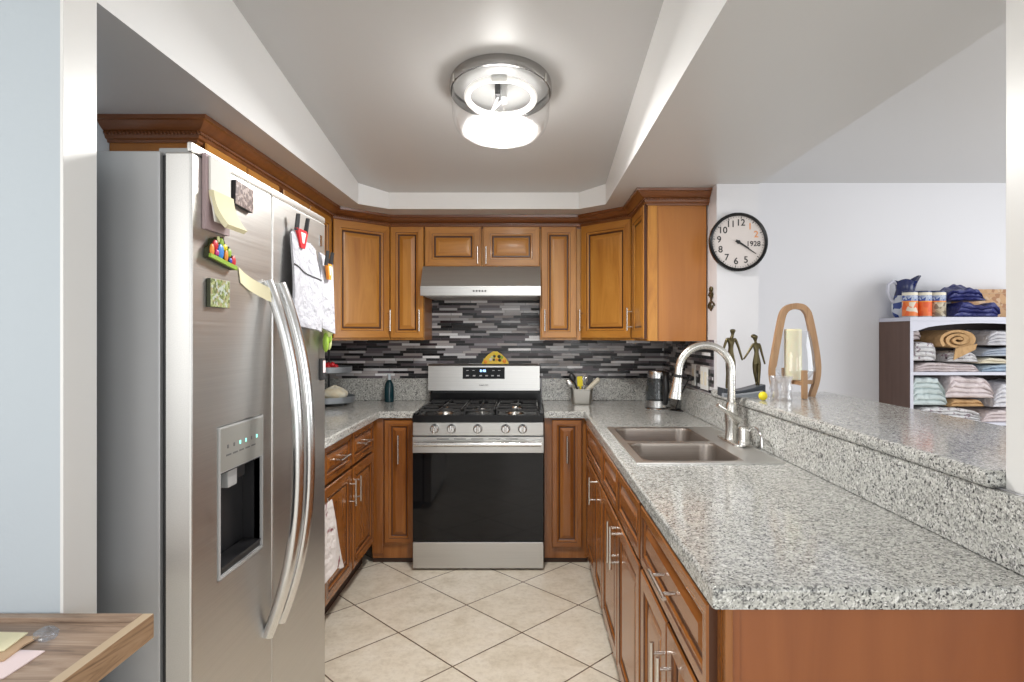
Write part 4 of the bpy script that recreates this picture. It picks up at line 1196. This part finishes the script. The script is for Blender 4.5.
# ================================================================== CEILING LAMP
ang = math.atan(0.157)
lp_ = thing('ceiling_light', 'round flush ceiling light with clear drum glass and ring tube', 'ceiling light', (-0.112, 2.49, zr(2.49)))
lp_.rotation_euler = (-ang, 0, 0)
def LB(name, mat, fn, par=lp_, **k):
    b = MB(); fn(b); return b.build(name, mat, par, **k)
LB('pan', 'lamp_pan', lambda b: b.lathe([(0.196, -0.0005), (0.196, -0.012), (0.16, -0.020), (0.02, -0.022)], seg=48))
LB('chrome_band', pm('dark_chrome', (0.42, 0.41, 0.40), 0.18, 1.0), lambda b: b.lathe([(0.208, -0.0005), (0.210, -0.010), (0.210, -0.040), (0.206, -0.046), (0.2015, -0.046), (0.2015, -0.0005)], seg=64, cap0=False, cap1=False))
LB('glass_drum', 'lamp_glass', lambda b: b.lathe([(0.2005, -0.030), (0.2005, -0.10), (0.197, -0.150), (0.186, -0.185), (0.160, -0.207), (0.11, -0.216), (0.004, -0.220)], seg=64, cap0=False, cap1=False))
LB('ring_tube', 'tube_on', lambda b: b.tube([(0.138 * math.cos(2 * PI * k / 48), 0.138 * math.sin(2 * PI * k / 48), -0.062) for k in range(48)], 0.013, 14, closed=True))
LB('tube_connector', 'white_plastic', lambda b: b.tube([(0.138 * math.cos(a), 0.138 * math.sin(a), -0.062) for a in (R(-102), R(-96), R(-90), R(-84), R(-78))], 0.017, 12))
def sock(b):
    b.box(-0.022, 0.0, -0.05, 0.0, -0.075, -0.024, 0, 0.003); b.box(0.004, 0.026, -0.045, 0.01, -0.085, -0.024, 1, 0.003)
LB('ballast', ['dark', 'grey_plastic'], sock)
LB('wire', 'white_plastic', lambda b: b.tube([(-0.01, -0.03, -0.076), (-0.03, -0.01, -0.11), (-0.04, 0.04, -0.10), (-0.015, 0.06, -0.06), (0.01, 0.03, -0.05), (0.02, 0.0, -0.08)], 0.004, 8))
LB('center_rod', 'nickel', lambda b: b.cyl((0.012, 0.01, -0.075), (0.012, 0.01, -0.2185), 0.003))
LB('finial', 'white_plastic', lambda b: b.lathe([(0.004, -0.2205), (0.009, -0.226), (0.008, -0.236), (0.003, -0.25)], (0.0, 0.0, 0), 14))
LB('sticker', 'grey_plastic', lambda b: b.box(-0.018, 0.016, 0.128, 0.130, -0.165, -0.14))
for k in range(3):
    a = R(90 + 120 * k)
    LB('clip', 'nickel', lambda b: b.box(0.2105 * math.cos(a) - 0.004, 0.2105 * math.cos(a) + 0.004, 0.2105 * math.sin(a) - 0.004, 0.2105 * math.sin(a) + 0.004, -0.055, -0.02))

# ================================================================== CLOCK
ck = thing('wall_clock', 'round black-rimmed wall clock on the end of the bar wall', 'clock', (1.05, 3.03, 1.69))
CC = Vector(((738.5 - CX) * 3.01 / F, 3.0, H + (335 - 242) * 3.01 / F)); cr = 0.1465
rx = Matrix.Rotation(R(90), 3, 'X')
b = MB(); b.lathe([(cr - 0.004, 0.0), (cr, 0.006), (cr, 0.024), (cr - 0.006, 0.030), (cr - 0.015, 0.027), (cr - 0.016, 0.012), (cr - 0.03, 0.0005)], (CC.x, 3.0297, CC.z), 64, 0, rot=rx); b.build('rim', 'enamel', ck, world=True)
b = MB(); b.lathe([(cr - 0.016, 0.0), (cr - 0.016, 0.010)], (CC.x, 3.0225, CC.z), 64, 0, rot=rx); fa = b.build('face', 'clock_face', ck, world=True)
yfz = 3.0120
def ctext(s_, a_deg, rr, size, mat, dx=0, dz=0, par=fa):
    a = R(a_deg)
    b = MB(); b.text(s_, size, Matrix.Translation((CC.x + rr * math.sin(a) + dx, yfz, CC.z + rr * math.cos(a) + dz)) @ Matrix.Rotation(R(90), 4, 'X'))
    b.build('numeral', mat, par, world=True, smooth=False)
TLT = 7
for nn in (5, 6, 7, 8, 9, 10, 11, 12): ctext(str(nn), nn * 30 + TLT, 0.097, 0.046, 'ink')
ctext('1', 30 + TLT, 0.097, 0.046, 'orange_ink'); ctext('2', 60 + TLT, 0.097, 0.046, 'orange_ink')
ctext('1928', 97, 0.076, 0.036, 'ink')
b = MB()
for k in range(60):
    a = R(k * 6 + TLT); big = k % 5 == 0
    mt = Matrix.Translation((CC.x + (0.123 if big else 0.125) * math.sin(a), yfz, CC.z + (0.123 if big else 0.125) * math.cos(a))) @ Matrix.Rotation(a, 4, 'Y')
    b.obox(mt, 0.0035 if big else 0.002, 0.0008, 0.011 if big else 0.004)
b.build('minute_marks', 'ink', fa, world=True)
def hand(name, a_deg, ln, w_, y):
    a = R(a_deg); b = MB(); d = Vector((math.sin(a), 0, math.cos(a))); s_ = Vector((math.cos(a), 0, -math.sin(a)))
    c = Vector((CC.x, y, CC.z)); b.loft([[c - d * 0.015 + s_ * w_, c - d * 0.015 - s_ * w_, c + d * ln - s_ * w_ * 0.4, c + d * ln + s_ * w_ * 0.4], [p + Vector((0, -0.0012, 0)) for p in (c - d * 0.015 + s_ * w_, c - d * 0.015 - s_ * w_, c + d * ln - s_ * w_ * 0.4, c + d * ln + s_ * w_ * 0.4)]])
    b.build(name, 'ink', ck, world=True)
hand('minute_hand', 124, 0.105, 0.0045, 3.0085); hand('hour_hand', 121, 0.062, 0.0065, 3.0105)
b = MB(); b.lathe([(0.009, 0), (0.009, 0.006)], (CC.x, 3.0118, CC.z), 16, 0, rot=rx); b.build('hub', 'ink', ck, world=True)

# scroll hook on the side of the wall end
hk = thing('key_hook', 'small dark scrolled iron hook on the wall beside the end cabinet', 'hook', (XR, 3.11, 1.50))
xk = XR - 0.006
def scr(name, pts): RB(name, 'bronze', lambda b: b.tube([(xk - 0.0, 3.108 + p[0] * 1.9, 1.55 + p[1]) for p in pts], 0.0045, 8), hk)
scr('backplate', [(0.0, -0.055), (0.006, -0.02), (-0.004, 0.015), (0.004, 0.058)])
scr('scroll', [(0.0 + 0.020 * math.cos(t) * (1 - t / 12), 0.025 + 0.020 * math.sin(t) * (1 - t / 12)) for t in [k * 0.5 for k in range(14)]])
scr('scroll', [(0.0 - 0.028 * math.cos(t) * (1 - t / 14), -0.03 + 0.024 * math.sin(t) * (1 - t / 14)) for t in [k * 0.5 for k in range(14)]])
scr('ring', [(0.0 + 0.012 * math.cos(2 * PI * k / 12), 0.055 + 0.012 * math.sin(2 * PI * k / 12)) for k in range(13)])

# ================================================================== BAR TOP OBJECTS
LT = thing('candle_lantern', 'bentwood lantern with tapered glass and cream candle on the bar', 'lantern', (1.178, 2.66, ZL))
ly = 2.66
def LP(px, py, Y=ly): return at(px, py, Y)
sc_ = ly / F
lcx = (795 - CX) * sc_
def lx_(px): return (px - CX) * sc_
def lz_(py): return H - (py - CY) * sc_
ZL0 = ZL + 0.0003
outerL = [(773.5, None), (770, 380), (769.5, 368), (772, 352), (776, 330), (779.5, 314), (784, 307), (790, 304), (797, 303.3), (804, 305), (809, 310), (811.5, 316), (815, 332), (818.5, 352), (820, 368), (818.5, 382), (814, None)]
def arch(b):
    pts = []
    for px, py in outerL:
        pts.append(Vector((lx_(px), ly, ZL0 if py is None else lz_(py))))
    # densify with Catmull-Rom
    out = []
    for i in range(len(pts) - 1):
        p0, p1, p2, p3 = pts[max(i - 1, 0)], pts[i], pts[i + 1], pts[min(i + 2, len(pts) - 1)]
        for k in range(4):
            t = k / 4
            out.append(0.5 * ((2 * p1) + (p2 - p0) * t + (2 * p0 - 5 * p1 + 4 * p2 - p3) * t * t + (3 * p1 - p0 - 3 * p2 + p3) * t ** 3))
    out.append(pts[-1])
    hw = 0.013; loops = []
    for i, p in enumerate(out):
        d = (out[min(i + 1, len(out) - 1)] - out[max(i - 1, 0)]).normalized()
        nrm = Vector((d.z, 0, -d.x))           # towards the inside
        t0 = 0.0; w_ = 0.026 if 8 < i < len(out) - 9 else 0.022
        a = p; c = p + nrm * w_
        if i in (0, len(out) - 1): a.z = ZL0; c.z = ZL0
        loops.append([a + Vector((0, -hw, 0)), c + Vector((0, -hw, 0)), c + Vector((0, hw, 0)), a + Vector((0, hw, 0))])
    b.loft(loops)
RB('wood_arch', 'lantern_wood', arch, LT, angle=50)
def cross(b):
    b.box(lx_(774), lx_(812), ly - 0.010, ly + 0.010, lz_(384), lz_(380), 0, 0.002)
    b.box(lx_(794) - 0.010, lx_(794) + 0.010, ly - 0.1, ly + 0.1, lz_(384) + 0.0005, lz_(380) - 0.0005, 0, 0.002)
RB('cross_bar', 'lantern_wood', cross, LT)
for s_ in (-1, 1):
    RB('post', 'lantern_wood', lambda b: b.box(lx_(794) - 0.011, lx_(794) + 0.011, ly + s_ * 0.1 - 0.010, ly + s_ * 0.1 + 0.010, ZL0, lz_(369), 0, 0.003), LT)
gl = [(0.045, lz_(380) + 0.001), (0.060, lz_(377)), (0.083, lz_(370)), (0.079, lz_(355)), (0.068, lz_(340)), (0.057, lz_(331))]
RB('glass_shade', 'glass', lambda b: b.lathe(gl, (lx_(795), ly, 0), 40, 0, cap0=False, cap1=False), LT)
RB('candle', 'wax', lambda b: b.lathe([(0.034, lz_(380) + 0.0015), (0.036, lz_(379)), (0.036, lz_(330)), (0.032, lz_(329))], (lx_(793), ly, 0), 28), LT)

b = MB()
jx, jy = (781 - CX) * 2.50 / F, 2.50
b.lathe([(0.040, 0.0003), (0.044, 0.008), (0.040, 0.03), (0.045, 0.05), (0.040, 0.075), (0.046, 0.10), (0.043, 0.10), (0.037, 0.075), (0.041, 0.05), (0.036, 0.03), (0.038, 0.012), (0.001, 0.010)], (jx, jy, ZL), 28)
tag(b.build('glass_jar', clear_glass('frosty_glass', (0.97, 0.97, 0.98), 0.55, 0.18), base=True), 'wavy clear glass jar in front of the wooden lantern', 'jar')
b = MB(); b.sphere(((763 - CX) * 2.5 / F, 2.5, ZL + 0.0185), 0.018, 0, 18, 12)
tag(b.build('ball', 'yellow', base=True), 'small bright yellow ball on the bar beside the sculpture', 'ball')

sc = thing('couple_sculpture', 'bronze sculpture of two slender figures holding hands on a dark base', 'sculpture', (0.95, 2.66, ZL))
def skin_fig(verts, edges, radii, name):
    me = bpy.data.meshes.new(name); me.from_pydata(verts, edges, [])
    o = bpy.data.objects.new(name, me); COL.objects.link(o)
    md = o.modifiers.new('skin', 'SKIN'); md.use_smooth_shade = True
    if not me.skin_vertices: me.skin_vertices.new()
    for i, r in enumerate(radii): me.skin_vertices[0].data[i].radius = (r[0] * 1.15, r[1] * 1.15) if isinstance(r, tuple) else (r * 1.15, r * 1.15)
    me.skin_vertices[0].data[0].use_root = True
    o.modifiers.new('sub', 'SUBSURF').levels = 2; o.modifiers['sub'].render_levels = 2
    dg = bpy.context.evaluated_depsgraph_get(); dg.update()
    m2 = bpy.data.meshes.new_from_object(o.evaluated_get(dg))
    bpy.data.objects.remove(o)
    t = bmesh.new(); t.from_mesh(m2); bpy.data.meshes.remove(m2)
    b = MB(); b.bm.free(); b.bm = t
    return b.build(name, 'bronze', sc, world=True, angle=80)
Ysc = 2.68; s1 = Ysc / F
def P(px, py, dy=0): return ((px - CX) * s1, Ysc + dy, H - (py - CY) * s1)
# woman on the right: pelvis, waist, chest, neck, head, ...
E = [(0, 1), (1, 2), (2, 3), (3, 4), (4, 5), (2, 6), (6, 7), (7, 8), (2, 9), (9, 10), (10, 11), (0, 12), (12, 13), (13, 14), (0, 15), (15, 16), (16, 17), (14, 18), (17, 19), (5, 20)]
V = [P(756.5, 358), P(756.5, 352), P(756, 346.5), P(755.8, 343), P(755.3, 340.5), P(755, 337), P(753, 344.5), P(748.5, 352), P(743.5, 359.5), P(759.5, 344.5), P(762, 354), P(765, 364.5),
     P(754.8, 363), P(754.8, 372), P(756.8, 383, 0.004), P(758.5, 363), P(758.8, 373), P(758.2, 383, -0.006), P(755.5, 384.8, -0.01), P(757, 384.8, -0.018), P(754.8, 335)]
RD = [(.0125, .010), (.0085, .008), (.0125, .0085), .006, .0045, .0135, .006, .0045, .0035, .006, .0045, .0035, .0105, .0075, .0045, .0105, .0075, .0045, .004, .004, .0085]
skin_fig(V, E, RD, 'figure')
RB('hair', 'bronze', lambda b: b.sphere(P(754.2, 336.2, 0.006), 0.0115, 0, 12, 8, (1.15, 1.0, 0.8)), sc)
V = [P(730.5, 355), P(730.8, 348), P(731, 341.5), P(732.3, 336.5), P(732.6, 334), P(732.8, 330.8), P(727, 338.5), P(724.5, 346), P(722.5, 353), P(735.2, 338.5), P(738.8, 348), P(742.5, 360.5),
     P(728, 362), P(728, 373), P(727, 386, 0.004), P(733, 362), P(733.5, 373), P(733.5, 386, -0.006), P(726, 388, -0.012), P(733, 388, -0.02), P(732.8, 328.8)]
RD = [(.0145, .011), (.0115, .010), (.0155, .010), .007, .005, .0135, .0065, .005, .004, .0065, .005, .004, .011, .008, .0055, .011, .008, .0055, .005, .005, .0085]
skin_fig(V, E, RD, 'figure')
def wave(z0, z1, x0, x1, yc, wd, m, ph):
    def fn(b):
        loops = []
        for i in range(17):
            t = i / 16; x = x0 + (x1 - x0) * t
            zt = z0 + (z1 - z0) * (0.42 + 0.58 * abs(t - 0.25 - 0.1 * ph) ** 1.2 / 0.7)
            loops.append([Vector((x, yc - wd, z0)), Vector((x, yc - wd, zt - 0.004)), Vector((x, yc - wd + 0.004, zt)), Vector((x, yc + wd - 0.004, zt)), Vector((x, yc + wd, zt - 0.004)), Vector((x, yc + wd, z0))])
        b.loft(loops)
    return fn
bx0, bx1 = (712 - CX) * s1, (762 - CX) * s1
RB('base', 'slate', wave(ZL + 0.0003, ZL + 0.058, bx0 + 0.04, bx1, Ysc + 0.005, 0.045, 0, 0.9), sc)
RB('base_wave', 'slate_light', wave(ZL + 0.0003, ZL + 0.030, bx0 + 0.03, bx1 - 0.02, Ysc - 0.055, 0.012, 0, 0.5), sc)

# ================================================================== DINING SHELF
SX0, SX1, SYF, SYB, ST = 2.443, 3.36, 3.85, 4.19, 1.485
sh = thing('linen_shelf', 'dark brown open shelf unit stacked with folded linens by the dining wall', 'shelf', ((SX0 + SX1) / 2, 4.0, 0))
for x0, x1 in ((SX0, SX0 + 0.02), (SX1 - 0.02, SX1)):
    RB('side_panel', ['walnut', 'lilac_board'], lambda b: (b.box(x0, x1, SYF, SYB, 0, ST - 0.0255, 0, 0.001), b.box(x0, x1, SYF - 0.003, SYF - 0.0002, 0, ST - 0.0255, 1)), sh)
RB('back_panel', 'board_dark', lambda b: b.box(SX0 + 0.0205, SX1 - 0.0205, SYB - 0.008, SYB, 0.03, ST - 0.026), sh)
RB('top_board', ['walnut', 'lilac_board'], lambda b: (b.box(SX0, SX1, SYF + 0.001, SYB, ST - 0.025, ST, 1, 0.001), b.box(SX0, SX1, SYF - 0.003, SYF + 0.0008, ST - 0.025, ST, 1)), sh)
SHZ = [0.06, 0.43, 0.81, 1.133]
for z in SHZ:
    RB('shelf_board', 'lilac_board', lambda b: b.box(SX0 + 0.0205, SX1 - 0.0205, SYF, SYB - 0.0085, z - 0.02, z, 0, 0.001), sh)
arc = [(SX0 + 0.021, ST - 0.026), (SX0 + 0.021, 1.395)]
for i in range(13):
    t = i / 12; x = SX0 + 0.05 + (SX1 - SX0 - 0.10) * t
    arc.append((x, 1.398 + 0.048 * math.sin(PI * t) ** 0.55))
arc += [(SX1 - 0.021, 1.395), (SX1 - 0.021, ST - 0.026)]
RB('arched_valance', 'lilac_board', lambda b: b.prism(arc, (0, SYF, 0), (1, 0, 0), (0, 0, 1), (0, 0.012, 0)), sh)

M['linen_white'] = cloth_mat('white_linen', (0.66, 0.65, 0.68))
M['linen_blush'] = cloth_mat('blush_linen', (0.66, 0.58, 0.58))
M['linen_mint'] = cloth_mat('pale_mint_linen', (0.56, 0.63, 0.63))
M['linen_blue'] = cloth_mat('pale_blue_linen', (0.36, 0.45, 0.55))
M['linen_tan'] = cloth_mat('tan_linen', (0.52, 0.32, 0.15))
M['linen_print'] = cloth_mat('printed_white_linen', (0.66, 0.65, 0.66), (0.28, 0.20, 0.24), 35, 0.60)
M['blue_cloth'] = cloth_mat('navy_nylon', (0.030, 0.035, 0.16), None, rough=0.4)
LG = 'folded linens on the shelf unit'


def folded(name, label, cat, x0, x1, y0, y1, z0, z1, n, mat, seed, tilt=0.0, group=LG, rough=1.0):
    """one folded cloth: serpentine front edge, wrinkled"""
    n = n + 1; b = MB(); h = (z1 - z0) / n; loops = []; ns = 30
    for i in range(ns + 1):
        t = i / ns; x = x0 + (x1 - x0) * t
        lp = []
        edge = 0.35 + 0.65 * min(1, min(t, 1 - t) * 6) ** 0.5
        def pt(y, z):
            zz = z0 + (z - z0) * edge
            a = noise.noise(Vector((x * 9 + seed * 3.1, zz * 12, seed))) * 0.020 * rough
            c = noise.noise(Vector((x * 7 + seed, y * 9, seed * 2.7))) * 0.020 * rough + noise.noise(Vector((x * 26, zz * 30 + seed, 4.0))) * 0.007 * rough
            k = (z - z0) / (z1 - z0)
            return Vector((x + (z - z0) * tilt, y + a, max(z0, zz + c * k)))
        lp.append(pt(y1, z0)); lp.append(pt((y0 + y1) / 2, z0))
        for k in range(n):
            za = z0 + k * h; off = 0.010 * ((k * 7 + seed) % 3) / 2
            for q_ in range(5):
                a = -PI / 2 + PI * q_ / 4
                lp.append(pt(y0 + off + 0.014 - 0.014 * math.cos(a) * 1.2, za + h / 2 + (h / 2 * 0.97) * math.sin(a)))
        lp.append(pt((y0 + y1) / 2, z1)); lp.append(pt(y1, z1))
        loops.append(lp)
    b.loft(loops)
    return tag(b.build(name, mat, base=True, angle=60), label, cat, group)


z1_, z2_ = 1.1335, 0.8105
folded('tablecloth', 'flat white folded linen at the bottom left of the upper compartment', 'linen', 2.475, 2.90, 3.862, 4.15, z1_, z1_ + 0.055, 2, 'linen_blush', 3)
folded('tablecloth', 'printed white folded linen leaning at the left of the upper compartment', 'linen', 2.47, 2.63, 3.87, 4.14, z1_ + 0.069, z1_ + 0.185, 3, 'linen_print', 5)
folded('tablecloth', 'pale blue folded linen at the right of the upper compartment', 'linen', 2.91, 3.32, 3.862, 4.15, z1_, z1_ + 0.04, 1, 'linen_blue', 7)
folded('tablecloth', 'cream-edged folded linen on the pale blue one at right', 'linen', 2.905, 3.32, 3.865, 4.14, z1_ + 0.052, z1_ + 0.082, 1, 'cream', 8)
folded('tablecloth', 'greyish blue folded linen in the right stack of the upper compartment', 'linen', 2.92, 3.32, 3.87, 4.14, z1_ + 0.100, z1_ + 0.15, 2, pm('greyish_blue_linen', (0.45, 0.50, 0.58), 0.85), 9)
folded('tablecloth', 'white folded linen topmost of the right stack under the valance', 'linen', 2.965, 3.32, 3.872, 4.14, z1_ + 0.170, z1_ + 0.265, 3, 'linen_white', 10)
folded('tablecloth', 'blush folded linen lying at the back of the upper compartment', 'linen', 2.475, 2.585, 3.95, 4.15, z1_ + 0.205, z1_ + 0.255, 1, 'linen_blush', 11)
# tan roll with a visible spiral end
def roll(b):
    turns = 2.6; n_ = 60; th = 0.007
    a0 = []; inner_ = []; outer_ = []
    for i in range(n_ + 1):
        t = i / n_; a = t * turns * 2 * PI; r = 0.016 + 0.068 * t
        outer_.append((r * 1.55 * math.cos(a), r * math.sin(a) * 0.86)); rr = r - 0.020
        inner_.append((max(rr, 0.004) * 1.55 * math.cos(a), max(rr, 0.004) * math.sin(a) * 0.86))
    ring = [(o, i_) for o, i_ in zip(outer_, inner_)]
    zc_ = z1_ + 0.205; xc_ = 2.765
    fr = lambda p, y, k: Vector((xc_ + p[0] - (y - 3.86) * 0.05, y + 0.008 * noise.noise(Vector((p[0] * 20, p[1] * 20, k))), zc_ + p[1]))
    loops = []
    for o, i_ in ring:
        loops.append([fr(o, 3.858, 0), fr(i_, 3.868, 1), fr(i_, 4.12, 2), fr(o, 4.12, 3)])
    b.loft(loops)
rl = thing('rolled_cloth', 'tan rolled cloth with spiral end in the upper compartment', 'rolled cloth', (2.765, 3.99, z1_ + 0.126), 0, None)
RB('roll', 'linen_tan', roll, rl, angle=50)
RB('loose_flap', 'linen_tan', lambda b: b.sheet(lambda u, v: Vector((2.735 + 0.14 * u - 0.02 * v, 3.853 - 0.01 * v, z1_ + 0.150 - 0.075 * v * (1 - 0.5 * u) + 0.03 * u)), 8, 8, 0.006), rl)
folded('tablecloth', 'printed linen bundle under the tan roll in the upper compartment', 'linen', 2.705, 2.90, 3.88, 4.13, z1_ + 0.063, z1_ + 0.125, 2, 'linen_print', 12)
# lower compartment
folded('tablecloth', 'rumpled white linen along the bottom left of the lower compartment', 'linen', 2.47, 2.90, 3.855, 4.15, z2_, z2_ + 0.09, 3, 'linen_print', 21)
folded('tablecloth', 'white folded linen at the bottom right of the lower compartment', 'linen', 2.91, 3.33, 3.858, 4.15, z2_, z2_ + 0.075, 2, 'linen_blush', 22)
folded('tablecloth', 'pale mint folded linen at the left of the lower compartment', 'linen', 2.475, 2.695, 3.868, 4.14, z2_ + 0.106, z2_ + 0.285, 4, 'linen_mint', 23, -0.12)
folded('tablecloth', 'brown folded cloth tucked below the blush bundle', 'linen', 2.705, 2.93, 3.865, 4.12, z2_ + 0.099, z2_ + 0.135, 1, 'linen_tan', 24)
folded('tablecloth', 'large blush linen bundle in the middle of the lower compartment', 'linen', 2.69, 2.99, 3.872, 4.14, z2_ + 0.153, z2_ + 0.292, 3, 'linen_blush', 25, 0.0, LG, 1.6)
folded('tablecloth', 'white linen stack at the right of the lower compartment', 'linen', 3.00, 3.33, 3.868, 4.14, z2_ + 0.094, z2_ + 0.25, 4, 'linen_white', 26)

# on top of the shelf
pt_ = thing('pitcher', 'blue and white ceramic pitcher at the left end of the shelf top', 'pitcher', (2.545, 4.05, ST))
pc = (2.545, 4.06, ST)
M['pitcher'] = patch_mat('blue_painted_ceramic', [(0.62, 0.64, 0.68), (0.03, 0.06, 0.25), (0.55, 0.58, 0.65), (0.02, 0.05, 0.16), (0.10, 0.2, 0.42)], 22, 0.15)
def pit(b):
    prof_ = [(0.060, 0.0003), (0.074, 0.02), (0.083, 0.06), (0.080, 0.10), (0.066, 0.15), (0.056, 0.19), (0.058, 0.22), (0.068, 0.25)]
    loops = []
    for r, z in prof_:
        loops.append([])
        for k in range(36):
            a = 2 * PI * k / 36; c = math.cos(a)
            lip = max(0, (z - 0.19) / 0.06)
            rr = r + lip * 0.030 * max(0, c) ** 4
            zz = z + lip * (0.030 * max(0, c) ** 3 + 0.008 * math.cos(3 * a))
            loops[-1].append(Vector((pc[0] + rr * c, pc[1] + rr * math.sin(a), pc[2] + zz)))
    inn = [[Vector((pc[0] + (p.x - pc[0]) * 0.93, pc[1] + (p.y - pc[1]) * 0.93, p.z)) for p in lp] for lp in reversed(loops[3:])]
    b.loft(loops + inn, mats=[0] * 3 + [0, 1, 1, 1] + [1] * 20)
RB('body', ['pitcher', 'navy'], pit, pt_)
RB('handle', 'lilac_board', lambda b: b.tube([(pc[0] - 0.058, pc[1], ST + 0.232), (pc[0] - 0.085, pc[1], ST + 0.245), (pc[0] - 0.115, pc[1], ST + 0.225), (pc[0] - 0.120, pc[1], ST + 0.18), (pc[0] - 0.100, pc[1], ST + 0.13), (pc[0] - 0.078, pc[1], ST + 0.105)], 0.010, 10), pt_)

CG = 'labelled cans on the shelf top'
def can(x, label, mpic):
    o = thing('food_can', label, 'can', (x, 3.925, ST), 0, CG)
    b = MB(); b.lathe([(0.0425, 0.0003), (0.044, 0.003), (0.044, 0.168), (0.0425, 0.171)], (x, 3.925, ST), 32); b.build('tin', 'grey_plastic', o, world=True)
    for nm, za, zb_, mm in (('picture_label', 0.008, 0.098, mpic), ('red_stripe', 0.098, 0.106, 'orange'), ('blue_band', 0.106, 0.142, M['can_blue']), ('cream_band', 0.142, 0.160, 'cream'), ('dark_rim', 0.162, 0.1705, 'navy')):
        b = MB(); b.lathe([(0.0445, za), (0.0445, zb_)], (x, 3.925, ST), 32, 0, cap0=False, cap1=False); b.build(nm, mm, o, world=True)
M['can_blue'] = patch_mat('blue_lettered_band', [(0.03, 0.07, 0.30), (0.45, 0.5, 0.62), (0.05, 0.1, 0.35), (0.3, 0.36, 0.52)], 70)
can(2.490, 'leftmost of the three food cans, half orange picture, before the pitcher', patch_mat('orange_white_picture', [(0.75, 0.12, 0.02), (0.8, 0.2, 0.04), (0.7, 0.62, 0.5), (0.3, 0.32, 0.2)], 30))
can(2.582, 'middle of the three food cans with solid orange picture', patch_mat('orange_picture', [(0.75, 0.12, 0.02), (0.8, 0.16, 0.03), (0.72, 0.1, 0.02)], 30))
can(2.673, 'rightmost of the three food cans with beige picture, beside the blue cloth', patch_mat('beige_picture', [(0.5, 0.42, 0.30), (0.62, 0.55, 0.42), (0.22, 0.17, 0.12), (0.4, 0.33, 0.2)], 45))

folded('folded_jacket', 'shiny navy folded cloth lying on the shelf top, lower of two', 'cloth', 2.725, 3.02, 3.86, 4.06, ST + 0.0005, ST + 0.085, 2, 'blue_cloth', 31, 0.18, 'navy cloths on the shelf top', 2.2)
folded('folded_jacket', 'shiny navy folded cloth on top of the other navy cloth', 'cloth', 2.72, 2.965, 3.88, 4.05, ST + 0.108, ST + 0.19, 2, 'blue_cloth', 33, -0.1, 'navy cloths on the shelf top', 2.2)
M['carton'] = patch_mat('printed_cardboard', [(0.55, 0.33, 0.17), (0.58, 0.36, 0.20), (0.52, 0.31, 0.15), (0.40, 0.20, 0.10), (0.60, 0.42, 0.27)], 40, 0.7)
for lab, z0, z1 in (('lower of two tan cardboard boxes behind the navy cloth', ST + 0.0003, ST + 0.095), ('upper of two tan cardboard boxes behind the navy cloth', ST + 0.0957, ST + 0.195)):
    o = thing('cardboard_box', lab, 'box', (3.14, 4.13, z0), 0, 'stacked cardboard boxes on the shelf top')
    RB('box', 'carton', lambda b: b.box(2.94, 3.34, 4.08, 4.185, z0, z1, 0, 0.002), o)
    RB('lid_flap', 'paper_brown', lambda b: b.box(2.939, 3.341, 4.0785, 4.0798, z1 - 0.03, z1 - 0.026), o)

# ================================================================== DESK
dk = thing('console_table', 'weathered oak console table with raised rim against the left wall end', 'table', (-1.15, 0.93, 0))
tx, ty0, ty1, tz = -0.742, 0.66, 1.195, 0.818
RB('top', 'desk', lambda b: b.box(-1.70, tx - 0.022, ty0 + 0.02, ty1 - 0.02, tz - 0.045, tz - 0.008), dk)
RB('back_rim', 'desk', lambda b: b.box(-1.70, tx - 0.022, ty1 - 0.0195, ty1, tz - 0.045, tz, 0, 0.0015), dk)
RB('front_rim', 'desk', lambda b: b.box(-1.70, tx - 0.022, ty0, ty0 + 0.0195, tz - 0.045, tz, 0, 0.0015), dk)
def sider(b):
    b.box(tx - 0.0215, tx, ty0, ty1, tz - 0.048, tz, 0, 0.002)
    for f in b.bm.faces:
        f.normal_update()
        if f.normal.z > 0.5: f.material_index = 1
RB('side_rim', ['desk_y', 'desk_edge'], sider, dk)
for x in (-1.66, -1.02):
    for y in (0.70, 1.10):
        RB('leg', 'desk', lambda b: b.box(x, x + 0.045, y, y + 0.045, 0, tz - 0.0455, 0, 0.003), dk)
zt = tz - 0.008
def paper(name, label, pts, z, mat, th=0.0015, curl=0.0):
    b = MB(); b.prism(pts, (0, 0, z), (1, 0, 0), (0, 1, 0), (0, 0, th))
    return tag(b.build(name, mat, base=True), label, 'paper', 'papers on the console table')
def tp(px, py):
    Y = (H - zt) * F / (py - CY); return ((px - CX) * Y / F, Y)
paper('envelope', 'cream envelope lying at the left edge of the console table', [tp(-22, 636), tp(28, 637), tp(4, 655), tp(-40, 660)], zt + 0.0065, 'paper_yellow', 0.002)
paper('folded_paper', 'brown folded paper lying under the cream envelope', [tp(-10, 640), tp(40, 639), tp(24, 648), tp(4, 663), tp(-45, 668)], zt + 0.0028, 'paper_brown', 0.003)
paper('leaflet', 'white and pink leaflet lowest on the console table', [tp(-20, 650), tp(45, 652), tp(4, 679), tp(-40, 690)], zt + 0.0005, 'paper_pink', 0.002)
b = MB(); c = tp(46, 643.5)
lp2 = []
for i in range(9):
    t = i / 8; rr = 0.019 * math.sin(PI * min(0.97, t * 0.9 + 0.08)) ** 0.6
    lp2.append([Vector((c[0] + rr * (1 + 0.3 * noise.noise(Vector((k * 1.3, t * 4, 3)))) * math.cos(2 * PI * k / 16), c[1] + rr * (1 + 0.3 * noise.noise(Vector((k * 1.7, t * 4, 9)))) * math.sin(2 * PI * k / 16), zt + 0.006 + 0.024 * t)) for k in range(16)])
b.loft(lp2)
tag(b.build('plastic_wrapper', 'clear_plastic', base=True, smooth=False), 'crumpled clear plastic wrapper beside the papers on the table', 'wrapper')
